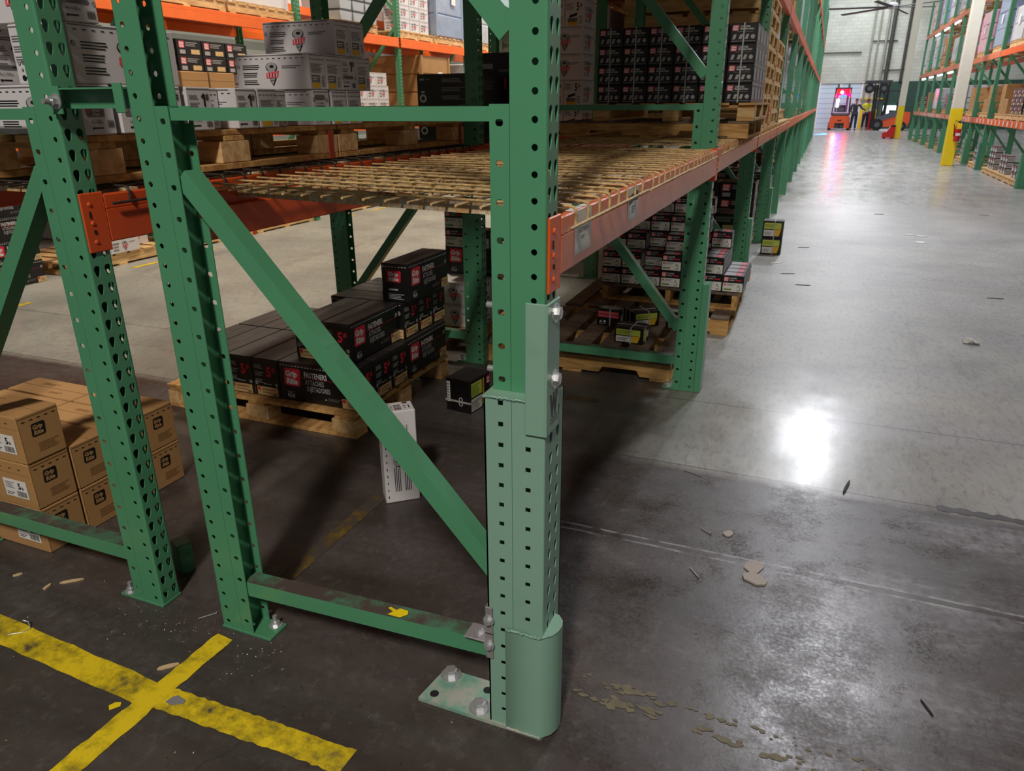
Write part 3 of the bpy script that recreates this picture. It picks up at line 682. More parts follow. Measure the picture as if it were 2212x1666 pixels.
def white_end(F, W, H, kind):
    F.lines(.004, H-.010, W-.01, .006, 1, 'grey_ink', rag=.05)
    if kind == 1:
        for j in range(3): F.lines(.010, H*(.70-.17*j), W*.42, H*.12, 3, 'grey_ink', seed=j)
        x1, y1, h1 = W*.58, H*.55, H*.30; F.poly([(x1+h1*.20, y1), (x1+h1*.38, y1), (x1+h1*.38, y1+h1), (x1+h1*.25, y1+h1), (x1, y1+h1*.80), (x1, y1+h1*.62), (x1+h1*.20, y1+h1*.72)], 'ink', .0012); F.text('#', W*.74, H*.70, H*.17, 'ink', W*.14, bold=.01)
        F.rrect(W*.12, H*.33, W*.66, H*.10, .008, 'grey_ink'); F.noicon(W*.08, H*.36, .006, 'ink', 'white_card'); F.noicon(W*.92, H*.36, .006, 'ink', 'white_card')
        F.text('4 x 1-5/8 in.', W*.10, H*.21, H*.065, 'ink', W*.40, bold=.0); F.barcode(W*.66, H*.07, W*.24, H*.15, 'ink')
        F.disc(W*.12, H*.11, W*.035, 'ink'); F.rect(W*.14, H*.10, W*.28, H*.03, 'ink')
    elif kind == 2:
        F.dashes(.006, W-.006, H-.024, 5, .012, .005, 'ink', arrow=True); F.lines(.012, H*.46, W*.7, H*.26, 7, 'grey_ink')
        F.rect(W*.12, H*.20, W*.48, H*.20, 'grey_ink'); F.lines(W*.16, H*.24, W*.36, H*.12, 2, 'white_ink', .0009); F.rect(W*.12, H*.04, W*.48, H*.15, 'yellow_ink'); F.lines(W*.7, H*.08, W*.2, H*.3, 6, 'grey_ink')
    elif kind == 3:
        F.rrect(W*.10, H*.72, W*.62, H*.14, .008, 'grey_ink'); F.text('6 x 1-3/8 in.', W*.2, H*.60, H*.07, 'ink', W*.46, bold=.0); F.noicon(W*.06, H*.72, .008, 'ink', 'white_card'); F.noicon(W*.82, H*.72, .008, 'ink', 'white_card')
        F.rect(W*.16, H*.36, W*.52, H*.20, 'grey_ink'); F.text('Drywall', W*.32, H*.46, H*.065, 'white_ink', W*.22); F.text('Screws', W*.33, H*.385, H*.06, 'white_ink', W*.2); F.disc(W*.2, H*.48, W*.05, 'pink_ink', .0012)
        F.text('6 x 1-5/8 in.', W*.26, H*.22, H*.08, 'ink', W*.34, bold=.0); F.disc(W*.28, H*.13, W*.03, 'ink'); F.rect(W*.3, H*.12, W*.28, H*.03, 'ink'); F.barcode(W*.72, H*.14, W*.2, H*.15, 'ink')
    else:
        F.text('5', W*.60, H*.58, H*.28, 'ink', W*.12, bold=.03); F.text('#', W*.76, H*.70, H*.14, 'ink', W*.12, bold=.01); F.lines(.010, H*.6, W*.4, H*.25, 5, 'grey_ink')
        F.poly([(W*.2, H*.30), (W*.6, H*.38), (W*.66, H*.5), (W*.26, H*.42)], 'ink'); F.rect(W*.14, H*.16, W*.5, H*.14, 'grey_ink'); F.rect(W*.14, H*.04, W*.5, H*.13, 'yellow_ink'); F.lines(W*.72, H*.08, W*.2, H*.3, 5, 'grey_ink')
for kk in (1, 2, 3, 4):
    def d_w(fc, L, W, H, kk=kk):
        white_side(fc['f'], L, H); white_side(fc['b'], L, H); white_end(fc['r'], W, H, kk); white_end(fc['l'], W, H, kk)
    template('white%d' % kk, 'screw_carton', 'box', .35, .106, .130, 'white_card', 'white_card', d_w, chamf=.003, seam='white_edge')
template('whitebig', 'screw_carton', 'box', .36, .22, .150, 'white_card', 'white_card', lambda fc, L, W, H: (white_side(fc['f'], L, H), white_side(fc['b'], L, H), white_end(fc['r'], W, H, 1), white_end(fc['l'], W, H, 1)), chamf=.003)
template('white5', 'screw_carton', 'box', .155, .30, .19, 'white_card', 'white_card', lambda fc, L, W, H: (white_end(fc['f'], L, H, 4), white_end(fc['b'], L, H, 4), white_side(fc['r'], W, H), white_side(fc['l'], W, H)), chamf=.003)
template('whiteplain', 'screw_carton', 'box', .31, .30, .19, 'white_card', 'white_card', lambda fc, L, W, H: [white_side(fc[k], (L if k in 'fb' else W), H) for k in 'fbrl'], chamf=.003)
def d_nail(fc, L, W, H):
    for k in 'fb':
        F = fc[k]; F.logo(.008, H*.66, .034, H*.26, 'pink_ink'); F.text('COLLATED', .048, H*.82, .009, 'white_ink', .05); F.text('NAILS', .048, H*.70, .008, 'white_ink', .034); F.rect(.088, H*.70, .045, .008, 'red_ink')
        F.rect(.005, H*.05, L-.010, H*.52, 'label', .0006); F.rect(.012, H*.14, .055, .010, 'green_ink', .0012); F.rect(.012, H*.40, .016, .014, 'pink_ink', .0012); F.lines(.034, H*.40, .06, H*.12, 3, 'grey_ink', .0012)
        F.poly([(L-.05, H*.22), (L-.036, H*.48), (L-.034, H*.48), (L-.018, H*.2), (L-.022, H*.2), (L-.036, H*.40)], 'green_ink', .0012); F.lines(L-.045, H*.09, .03, H*.1, 2, 'ink', .0012)
    for k in 'rl': fc[k].rect(.006, .006, W-.012, H-.02, 'lgrey_ink'); fc[k].lines(.012, .03, W-.03, .05, 4, 'grey_ink', .001)
    fc['t'].rect(.012, .012, L*.5, W-.024, 'lgrey_ink', .0004); fc['t'].rect(L*.6, .02, L*.25, W-.04, 'pink_ink', .0004)
template('nail', 'nail_carton', 'box', .148, .132, .122, 'black_card', 'black_top', d_nail, chamf=.003)
def d_brad(fc, L, W, H):
    for k in 'fb':
        F = fc[k]; F.logo(.010, H*.62, .036, H*.28, 'pink_ink'); F.text('COLLATED', .056, H*.78, .009, 'white_ink', .055); F.text('FRAMING NAILS', .056, H*.66, .009, 'white_ink', .078); F.rect(.04, H*.56, .09, .0015, 'lgrey_ink')
        for j, x in enumerate((.014, .050, .085, .118)):
            if j < 3: F.poly([(x, H*.20), (x+.016, H*.20), (x+.024, H*.44), (x+.008, H*.44)], 'lgrey_ink')
            else: F.disc(x+.012, H*.32, .012, 'lgrey_ink')
        F.rect(.01, H*.10, L-.02, .002, 'lgrey_ink')
    for k in 'rl': fc[k].rect(.01, .02, W*.6, H*.6, 'lgrey_ink')
def p_strap(fc, m2, L, W, H):
    m2.box(-.004, .004, -W/2-.0016, W/2+.0016, -.0, H+.0012, 'strap')
template('brad', 'strapped_nail_carton', 'box', .156, .22, .108, 'black_card', 'black_top', d_brad, [('strap', p_strap)], chamf=.003)
def d_tool(fc, L, W, H):
    for k in 'fb':
        F = fc[k]; F.rect(L*.05, H*.80, L*.08, H*.06, 'lgrey_ink'); F.rect(L*.15, H*.82, L*.08, H*.02, 'kraft'); F.disc(L*.10, H*.25, H*.13, 'white_ink'); F.disc(L*.10, H*.25, H*.07, 'tool_card', .001); F.rect(L*.07, H*.42, L*.06, H*.05, 'white_ink')
        for j in range(3): F.lines(L*.42, H*(.72-.26*j), L*.4, H*.14, 3, 'lgrey_ink', seed=j)
    for k in 'rl': fc[k].lines(W*.2, H*.5, W*.5, H*.3, 4, 'grey_ink')
template('tool', 'tool_carton', 'box', .42, .40, .19, 'tool_card', 'tool_card', d_tool)
def d_tool2(fc, L, W, H):
    for k in 'fb':
        F = fc[k]; F.rect(L*.04, H*.62, L*.30, H*.12, 'lgrey_ink'); F.rect(L*.44, H*.55, L*.25, H*.05, 'grey_ink'); F.disc(L*.82, H*.30, H*.07, 'lgrey_ink'); F.rect(L*.78, H*.86, L*.1, H*.04, 'grey_ink')
        for x in (.12, .46): F.rrect(L*x, H*.08, L*.20, H*.42, .02, 'black_card'); F.rect(L*(x+.06), H*.14, L*.03, H*.25, 'red_ink', .001)
template('tool2', 'tool_carton', 'box', .46, .40, .26, 'tool_card', 'tool_card', d_tool2)
def d_plainkraft(fc, L, W, H):
    for k in 'fbrl':
        w_ = L if k in 'fb' else W; fc[k].rect(0, H*.8, w_, .002, 'kraft_dark'); fc[k].lines(w_*.3, H*.3, w_*.4, H*.2, 3, 'kraft_dark')
    fc['t'].rect(0, W*.5-.002, L, .004, 'kraft_dark')
template('carton', 'kraft_carton', 'box', .40, .40, .30, 'kraft', 'kraft', d_plainkraft)
def d_bb(fc, L, W, H):
    for k in 'fbrl':
        w_ = L if k in 'fb' else W; F = fc[k]; F.logo(w_*.08, H*.45, w_*.22, H*.42, 'pink_ink'); F.lines(w_*.36, H*.55, w_*.5, H*.3, 3, 'lgrey_ink'); F.rect(w_*.1, H*.08, w_*.22, H*.25, 'lgrey_ink'); F.rect(w_*.55, H*.08, w_*.35, H*.30, 'tan_label')
template('blackbulk', 'bulk_nail_carton', 'box', .36, .36, .16, 'black_card', 'black_top', d_bb)
def d_pk(fc, L, W, H):
    F = fc['f']; F.rect(.01, H*.52, L-.02, H*.36, 'pink_ink'); F.rect(.01, H*.69, L-.02, .004, 'ink', .001); F.poly([(.02, H*.2), (.04, H*.2), (.03, H*.34)], 'white_ink'); F.rect(.05, H*.2, .016, .016, 'white_ink'); F.lines(.02, H*.07, .05, H*.08, 2, 'lgrey_ink')
    fc['t'].rect(.02, .02, L-.04, W-.04, 'lgrey_ink', .0004)
    F = fc['r']; F.rect(.01, .02, W*.5, H*.5, 'lgrey_ink')
def d_lm(fc, L, W, H):
    F = fc['f']; F.rect(.012, H*.52, L-.03, H*.36, 'lime_ink'); F.rect(.012, H*.10, L*.55, H*.36, 'label'); F.poly([(L*.62, H*.10), (L*.82, H*.10), (L-.018, H*.5), (L*.62, H*.5)], 'yellow_ink'); F.lines(.02, H*.6, L*.6, H*.2, 3, 'green_ink', .001); F.lines(.02, H*.16, L*.4, H*.2, 3, 'grey_ink', .001)
    F = fc['r']; F.rect(.012, .02, W*.4, H*.7, 'lime_ink'); F.rect(W*.55, .03, W*.35, H*.4, 'label')
def p_strap2(fc, m2, L, W, H):
    m2.box(L*.05, L*.05+.008, -W/2-.0018, W/2+.0018, 0, H+.0016, 'strap'); m2.box(-L/2-.0018, L/2+.0018, -.004, .004, 0, H+.0014, 'strap')
template('pinkbox', 'nail_carton', 'box', .165, .12, .115, 'black_card', 'black_top', d_pk, [('strap', p_strap2)], chamf=.003)
template('limebox', 'nail_carton', 'box', .185, .14, .105, 'black_card', 'black_top', d_lm, [('strap', p_strap2)], chamf=.003)
def d_fb(fc, L, W, H):
    F = fc['f']; F.rect(.008, H*.28, .022, H*.62, 'label'); F.lines(.010, H*.35, .016, H*.5, 6, 'grey_ink', .001); F.disc(L*.62, H*.40, .012, 'white_ink'); F.disc(L*.62, H*.40, .008, 'ink', .001); F.disc(L*.62, H*.26, .012, 'white_ink'); F.disc(L*.62, H*.26, .008, 'ink', .001)
    F = fc['r']; F.rect(.012, H*.48, W*.52, H*.42, 'lime_ink'); F.rect(.012, H*.05, W*.52, H*.38, 'label'); F.lines(.016, H*.5, W*.4, H*.35, 6, 'green_ink', .001); F.lines(.016, H*.08, W*.4, H*.3, 5, 'grey_ink', .001); F.rect(W*.62, H*.1, .014, H*.8, 'yellow_ink'); F.logo(W*.80, H*.66, W*.17, H*.24)
def p_fbs(fc, m2, L, W, H): m2.box(-L/2-.002, L/2+.002, -W/2-.002, W/2+.002, H*.30, H*.30+.010, 'strap')
template('floorbox', 'nail_carton', 'box', .155, .20, .185, 'black_card', 'black_top', d_fb, [('strap', p_fbs)])

# ------------------------------------------------------------------ pallets
def pallet_proto():
    root = link('pallet', None); L, W = 1.2, 1.0
    mb_ = MB()   # notched stringer, along x
    pts = [(-.6, 0), (-.42, 0), (-.40, .036), (-.19, .036), (-.17, 0), (.17, 0), (.19, .036), (.40, .036), (.42, 0), (.6, 0), (.6, .09), (-.6, .09)]
    mb_.prism(pts, (0, .019, 0), (1, 0, 0), (0, 0, 1), (0, -1, 0), .038, 'wood'); st = mb_.mesh('stringer')
    for y in (-.48, 0, .48): link('stringer', st, root, (0, y, .018))
    mb_ = MB(); mb_.box(-.062, .062, -.5, .5, 0, .018, 'wood_grey', .002); db = mb_.mesh('deck_board')
    for k in range(7): link('deck_board', db, root, (-.537+.179*k, 0, .1085))
    mb_ = MB(); mb_.box(-.06, .06, -.5, .5, 0, .0175, 'wood', .002); bb = mb_.mesh('bottom_board')
    for k in (-.54, -.27 if False else 0, .54): link('bottom_board', bb, root, (k, 0, 0))
    return root
def block_proto():
    root = link('pallet', None)
    mb_ = MB(); mb_.box(-.05, .05, -.07, .07, 0, .070, 'wood_pale', .002); bk = mb_.mesh('block')
    for x in (-.45, 0, .45):
        for y in (-.53, 0, .53): link('block', bk, root, (x, y, .022))
    mb_ = MB(); mb_.box(-.05, .05, -.6, .6, 0, .021, 'wood', .002); bb = mb_.mesh('bottom_board')
    for x in (-.45, 0, .45): link('bottom_board', bb, root, (x, 0, 0))
    mb_ = MB(); mb_.box(-.5, .5, -.05, .05, 0, .018, 'wood', .002); sb = mb_.mesh('cross_board')
    for y in (-.53, 0, .53): link('cross_board', sb, root, (0, y, .0925))
    mb_ = MB(); mb_.box(-.048, .048, -.6, .6, 0, .018, 'wood', .002); db = mb_.mesh('deck_board')
    for k in range(7): link('deck_board', db, root, (-.452+.1507*k, 0, .111))
    return root
PAL = pallet_proto(); BLK = block_proto()
def simple_pallet_mesh():
    mb_ = MB()
    for y in (-.46, 0, .46): mb_.box(-.6, .6, y-.03, y+.03, .02, .105, 'wood_pale')
    for k in range(7): x = -.532+.1773*k; mb_.box(x-.065, x+.065, -.5, .5, .105, .125, 'wood_pale')
    for x in (-.54, 0, .54): mb_.box(x-.05, x+.05, -.5, .5, 0, .02, 'wood_pale')
    return mb_.mesh('pallet')
SPAL = simple_pallet_mesh()
used = {}
def pallet(label, x, y, z, rz=0., kind='p', group=None):
    if kind == 's': return tag(link('pallet', SPAL, None, (x, y, z), rz), label, 'pallet', group)
    src = PAL if kind == 'p' else BLK
    o = src if not used.get(kind) else copy_tree(src); used[kind] = True
    o.location = (x, y, z); o.rotation_euler = (0, 0, rz); return tag(o, label, 'pallet', group)

# ------------------------------------------------------------------ beams and wire decks
def plate_part(root, y, s, side, x, m, zt):
    """end plate: lies on the post web, hooks inwards over the beam end; s=+1 at the low-y end"""
    mb_ = MB(); a = side
    ys = [(-.030, -.006), (.002, -.006), (.010, .0), (.0375+.004, .0)]
    x0, x1 = x-.0065*a*0, x+.0065*a
    mb_.box(x, x+.0055*a, y-.030*s, y+.040*s, zt-.150, zt+.008, m, .0025)
    mb_.box(x-.045*a, x+.0055*a, y+.0375*s, y+.043*s, zt-.150, zt+.008, m, .002)
    p = mb_.obj('end_plate', root)
    mb_ = MB()
    for z in (zt-.022, zt-.072, zt-.122):
        mb_.tube([(x+.0055*a, y-.004*s, z), (x+.0085*a, y-.004*s, z)], [.007, .004], m, 10, smooth=False)
    mb_.box(x+.0055*a, x+.0075*a, y-.010*s, y-.006*s, zt-.058, zt-.040, 'rubber'); mb_.box(x+.0055*a, x+.0075*a, y-.006*s, y+.001*s, zt-.100, zt-.090, 'rubber')
    mb_.obj('rivet', p)
_bm = {}
def beam(label, xo, side, y0, y1, zt, m='orange', plate='orange', h=.122, group=None, detail=True):
    """step beam between posts centred on y0 and y1; xo: web plane of the posts, side: +1 if aisle is at +x"""
    t = thing('load_beam', label, 'rack beam', (0, 0, 0), 0, group); a = side; ya, yb = y0+.043, y1-.043
    mb_ = MB(); xi = xo-.042*a; xs = xo-.018*a; x1 = xo+.0055*a
    mb_.box(xi, x1, ya, yb, zt-h, zt-.038, m, .003); mb_.box(xs, x1, ya, yb, zt-.040, zt, m, .003)
    mb_.obj('beam', t)
    if detail:
        plate_part(t, y0, 1, a, xo, plate, zt); plate_part(t, y1, -1, a, xo, plate, zt)
    return t
def deck(label, x0, x1, y0, y1, z, m='rust_wire', shear=0., hook=1, group=None, nx=None, chan=True, sp=.0933, r=.0036):
    t = thing('wire_deck', label, 'wire deck', (0, 0, 0), 0, group); mb_ = MB()
    sh = lambda x, y: y-shear*(x-x1)
    n = max(2, int((y1-y0-.10)/sp)+1); ys = [y0+.065+sp*k for k in range(n)]
    for y in ys:
        p = [(x0, sh(x0, y), z)]+[(x0+(x1-x0)*k/5, sh(x0+(x1-x0)*k/5, y), z+random.uniform(-.0015, .0015)) for k in range(1, 5)]+[(x1-.012, y, z), (x1, y, z-.003), (x1+.004, y, z-.012), (x1+.003, y, z-.040)]
        mb_.tube(p, r, m, 6)
    wi = mb_.obj('top_wires', t)
    mb_ = MB(); k = 0; xx = x0+.06; rr = r
    while xx < x1-.04:
        mb_.tube([(xx, sh(xx, y0), z-2*r), (xx, sh(xx, (y0+y1)/2), z-2*r), (xx, sh(xx, y1), z-2*r)], rr, m, 6); xx += .066
    mb_.obj('cross_wires', t)
    mb_ = MB(); mb_.tube([(x1+.003+r*2, y0, z-.040), (x1+.003+r*2, y1, z-.037)], r*1.1, m, 6); mb_.obj('edge_rod', t)
    if chan:
        for f in (.14, .5, .86):
            y = y0+(y1-y0)*f; mb_ = MB(); q = [(x0+.05, sh(x0, y)), (x1-.035, sh(x1, y))]
            mb_.bar((q[0][0], q[0][1], z-.022), (q[1][0], q[1][1], z-.022), .026, .042, 'galv', (0, 1, 0)); mb_.obj('support_channel', t)
    return t
ZL = 1.312
yn = lambda n: Y0+BAY*n
b0 = beam('faded orange beam with two paper labels at aisle edge of the empty wire deck', XA, 1, yn(0), yn(1), ZL, 'beam_worn', 'orange')
mb_ = MB()
Fb = Face(mb_, (XA+.0055, 0, 0), (0, 1, 0), (0, 0, 1))
Fb.rect(1.560, ZL-.098, .130, .097, 'label', .0006); Fb.text('GRSPR8DH', 1.590, ZL-.052, .012, 'ink', .075, .0012, 0.); Fb.lines(1.61, ZL-.068, .03, .009, 2, 'grey_ink', .001)
mb_.obj('label', b0); mb_ = MB(); Fb.mb = mb_
Fb.rect(2.058, ZL-.092, .125, .091, 'label', .0006); Fb.poly([(2.064, ZL-.025), (2.10, ZL-.020), (2.15, ZL-.012), (2.178, ZL-.018), (2.176, ZL-.042), (2.12, ZL-.040), (2.07, ZL-.050)], 'ink', .001); Fb.lines(2.10, ZL-.075, .045, .022, 3, 'grey_ink', .001)
mb_.obj('label', b0)
mb_ = MB(); mb_.box(XA-.0, XA-.018, 1.56, 1.69, ZL, ZL+.0004, 'label'); mb_.obj('label', b0)
beam('dark orange rear beam under inner edge of the empty wire deck', XA-DA, -1, yn(0), yn(1), ZL, 'beam_red', 'beam_red')
beam('rust orange beam with exposed end plate under the pallet of white screw cartons', XB, 1, yn(0), yn(1), ZL-.002, 'beam_red', 'beam_red', .128)
beam('rear beam of back row under the white screw carton pallets', XB-DB, -1, yn(0), yn(1), ZL-.002, 'beam_red', 'beam_red', .128)
deck('rusty yellow wire deck nearest the camera, front of three on the empty shelf', -1.60, XA+.012, 1.470, 2.245, ZL+.0145, shear=.12)
deck('rusty yellow wire deck in middle of the empty shelf', -1.56, XA+.012, 2.275, 3.040, ZL+.0145, shear=.10)
deck('rusty yellow wire deck at far end of the empty shelf', -1.54, XA+.012, 3.070, 3.800, ZL+.0145, shear=.09)
for k, (a, b_) in enumerate(((1.48, 2.26), (2.28, 3.06), (3.08, 3.87))):
    deck('%s dark wire deck under the white screw carton pallets' % ['nearest', 'middle', 'farthest'][k], XB-DB+.02, XB+.010, a, b_, ZL+.0125, 'dark_wire', chan=True)
far_words = lambda n: ORD[n]
for n in range(1, NA-1):
    det = n < 5
    beam('faded orange first-level beam on main aisle, %s bay from the camera' % ORD[n], XA-.008, 1, yn(n), yn(n+1), ZL, 'beam_worn', 'orange', group='main aisle first-level beams', detail=det)
    if n < 5: beam('rear first-level beam of %s main aisle bay' % ORD[n], XA-DA-.008, -1, yn(n), yn(n+1), ZL, 'beam_red', 'beam_red', group='main aisle first-level rear beams', detail=False)
    if n < 4:
        deck('wire deck shelf in %s main aisle bay from the camera' % ORD[n], -1.55, XA+.004, yn(n)+.06, yn(n+1)-.06, ZL+.0145, 'rust_wire', chan=False, group='main aisle wire decks')
for n in range(0, NA-1):
    for lev, (zt, lw) in enumerate(((2.52, 'second'), (3.95, 'third'))):
        pass
        beam('rust red %s-level beam on main aisle, %s bay from the camera' % (lw, ORD[n]), XA-.008, 1, yn(n), yn(n+1), zt, 'beam_red', 'beam_red', group='main aisle upper beams', detail=False)
        if n < 5: beam('rear %s-level beam of %s main aisle bay' % (lw, ORD[n]), XA-DA-.008, -1, yn(n), yn(n+1), zt, 'beam_red', 'beam_red', group='main aisle upper rear beams', detail=False)
for n in range(1, 5):
    beam('front first-level beam of back row, %s bay from the camera' % ORD[n], XB, 1, yn(n), yn(n+1), ZL, 'beam_red', 'beam_red', group='back row beams', detail=False)
    beam('rear first-level beam of back row, %s bay from the camera' % ORD[n], XB-DB, -1, yn(n), yn(n+1), ZL, 'beam_red', 'beam_red', group='back row rear beams', detail=False)
    beam('front second-level beam of back row, %s bay from the camera' % ORD[n], XB, 1, yn(n), yn(n+1), 2.52, 'beam_red', 'beam_red', group='back row upper beams', detail=False)
    deck('wire deck shelf in %s back row bay' % ORD[n], XB-DB+.02, XB, yn(n)+.06, yn(n+1)-.06, ZL+.0145, 'dark_wire', chan=False, group='back row wire decks')

# ------------------------------------------------------------------ goods close to the camera
ZD = ZL+.0145+.0055
HP = math.pi/2
# back row, first bay, upper level: two block pallets of white screw cartons
p1 = pallet('block pallet on orange beam under the near white screw cartons', -2.37, 2.08, ZL+.0172, 0, 'b', 'pallets under white cartons')
mb_ = MB(); mb_.box(.500, .506, .535, .560, .0, .105, 'wood_red'); mb_.obj('red_end_board', p1)['label'] = 'red painted end board'
pallet('farther block pallet on orange beam, right of the red painted board', -2.37, 3.29, ZL+.0172, 0, 'b', 'pallets under white cartons')
z0 = ZL+.0172+.1305; xw = -2.027; G = 'white screw cartons on the shelf'
row = [(1.547, 3, 0, 'white drywall screw carton right of leftmost post, below the green spacer'), (1.672, 3, 0, 'white drywall screw carton half hidden by left post of the near frame'),
       (1.800, 1, 0, 'white 1# carton directly behind left post of the near frame'), (1.926, 1, 0, 'white 1# carton just right of the near left post, bottom layer'),
       (2.033, 2, -.07, 'white carton set back between two 1# cartons, bottom layer'), (2.142, 1, 0, 'second white 1# carton right of the near left post, bottom layer'),
       (2.252, 2, 0, 'white carton with arrow dashes right of the two 1# cartons'), (2.365, 2, -.05, 'set back white carton near middle of the bottom layer'),
       (2.570, 3, -.0, 'white carton with dark label under the banner cartons, bottom layer'), (2.690, 2, 0, 'white carton with yellow label, second from right in bottom layer'), (2.800, 2, 0, 'rightmost white carton of the bottom layer on the pallet')]
for y, k, dx, lab in row: put('white%d' % k, lab, xw+dx, y, z0, 0, G)
put('whitebig', 'white carton turned skew in bottom layer showing two text faces', -2.10, 2.475, z0, math.radians(-6), G) if False else None
put('whitebig', 'large white carton with text face above the drywall screw cartons', -1.855-.11, 1.682, z0+.1305, HP, G)
put('white1', 'white 1# carton at top edge of the photo beside leftmost post', xw, 1.555, z0+.1305+.1505, 0, G)
for j, (y, k) in enumerate(((2.562, 2), (2.669, 2), (2.776, 1), (2.883, 2))):
    put('white%d' % k, ['white carton with red banner screw emblem in middle layer of shelf stack', 'white carton second from left in middle layer beside the banner carton', 'white 1# carton third from left in middle layer of shelf stack', 'rightmost white carton in middle layer of shelf stack'][j], xw, y, z0+.131, 0, G)
for j, y in enumerate((2.748, 2.856)):
    put('white2', ['topmost white carton with red banner screw emblem on shelf stack', 'white carton on top layer, right behind the topmost banner carton'][j], xw, y, z0+.262, 0, G)
for r in range(3):
    for c in range(2):
        put('white1', 'white carton left of the leftmost post, %s layer, %s column' % (['bottom', 'middle', 'top'][r], ['right', 'left'][c]), -2.40-.355*c, 1.60, z0+.131*r, 0, 'white cartons left of the leftmost post')
for c in range(6):
    put('white2', 'white carton in hidden second row behind the front screw cartons', -2.45, 1.95+.16*c, z0, 0, 'white cartons in the back of the shelf')
# back row, first bay, floor: black fastener cartons
pallet('wooden pallet on floor under the black fastener cartons', -2.53, 3.21, 0, HP, 'b')
zf = .131; G = 'black fastener cartons on the floor pallet'; h = .2075
ords = ['first', 'second', 'third', 'fourth']
for j, x in enumerate((-2.978, -2.813, -2.648, -2.484)):
    put('fast', 'black 5# carton end-on in bottom front row, %s from left' % ords[j], x, 2.985, zf, -HP, G)
    put('fast', 'black carton lying behind bottom front row, top in view, %s from left' % ords[j], x, 3.450, zf, -HP, G)
put('fast', 'black carton with red logo facing camera, front bottom right of pile', -2.170, 2.838, zf, 0, G)
for j, y in enumerate((3.004, 3.170)): put('fast', 'black 5# carton end in bottom right side, %s behind front corner' % ords[j], -2.170, y, zf, 0, G)
put('fast', 'black carton with red logo at far right end of the bottom layer', -2.023, 3.485, zf, -HP, G)
put('fast', 'black carton hidden in core of the bottom layer', -2.19, 3.485, zf, -HP, G)
put('fast', 'black carton with long logo side at front of second layer', -2.083, 3.06, zf+h, -HP, G)
put('fast', 'black 5# carton left of the long logo carton in second layer', -2.249, 3.06, zf+h, -HP, G)
for j, y in enumerate((3.375, 3.540, 3.704)): put('fast', 'black carton lying crosswise in second layer, %s behind the logo carton' % ords[j], -2.205, y, zf+h, 0, G)
T['fast2'] = dict(T['fast'])
def d_fast2(fc, L, W, H):
    d_fast(dict(f=fc['f'], b=fc['b'], r=Face(MB(), (0, 0, 0), (1, 0, 0), (0, 0, 1)), l=Face(MB(), (0, 0, 0), (1, 0, 0), (0, 0, 1)), t=fc['t']), L, W, H)
    for k in 'rl':
        F = fc[k]; F.dashes(.004, W-.004, H-.019, 8, .010, .0035, 'white_ink'); F.logo(W*.20, H*.52, W*.52, H*.30); F.rect(W*.25, H*.30, W*.36, .009, 'lgrey_ink'); F.lines(W*.25, H*.06, W*.6, H*.16, 4, 'lgrey_ink')
template('fast2', 'fastener_carton', 'box', .46, .163, .206, 'black_card', 'black_top', d_fast2, [('label', p_fast_side('f')), ('label', p_fast_side('b'))], seam='black_card')
put('fast2', 'single black carton on top of the pile with two red logos', -2.015, 3.525, zf+2*h, -HP, G)
# loose cartons on the floor
def d_st(fc, L, W, H):
    F = fc['f']; F.dashes(.012, L-.012, H-.016, 12, .012, .006, 'ink', arrow=True)
    for j in range(2): F.lines(.05, H*(.52-.3*j), .12, H*.20, 4, 'ink', seed=j+4)
    F.screw(L*.47, H*.1, H*.62); F.lines(L*.62, H*.24, .10, H*.24, 4, 'grey_ink'); F.noicon(L-.022, H*.72, .009, 'ink', 'white_card')
    white_end(fc['r'], W, H, 3); white_end(fc['l'], W, H, 1); white_side(fc['b'], L, H); F = fc['t']; F.rect(0, W*.48, L, .003, 'white_edge', .0003)
template('stand', 'screw_carton', 'box', .405, .10, .140, 'white_card', 'white_card', d_st, chamf=.003)
so = put('stand', 'white carton standing on end on dark floor behind the diagonal brace', 0, 0, 0)
a = math.radians(40); u = Vector((math.cos(a), math.sin(a), 0)); nn = Vector((math.sin(a), -math.cos(a), 0))
Rm = Matrix((Vector((0, 0, 1)), -nn, -u)).transposed().to_4x4(); Rm.translation = Vector((-1.362, 2.318, .2032))-nn*.05; so.matrix_world = Rm
put('floorbox', 'strapped black box with yellow-green label alone on floor beside pallet', -1.605, 3.305, 0, math.radians(-8))
G = 'kraft cartons on the floor at left'
for j, y in enumerate((1.545, 1.708, 1.871, 2.034)):
    for r in range(2):
        put('kraft', 'kraft carton, %s layer, %s from the front at left edge' % (['bottom', 'second'][r], ords[j]), -2.632, y, .181*r, 0, G)
        if j: put('kraft', 'kraft carton in rear column behind the %s layer, %s from the front' % (['bottom', 'second'][r], ords[j]), -3.04, y, .181*r, 0, G)
put('kraft', 'topmost kraft carton alone on third layer at left edge', -2.628, 1.543, .363, 0, G)
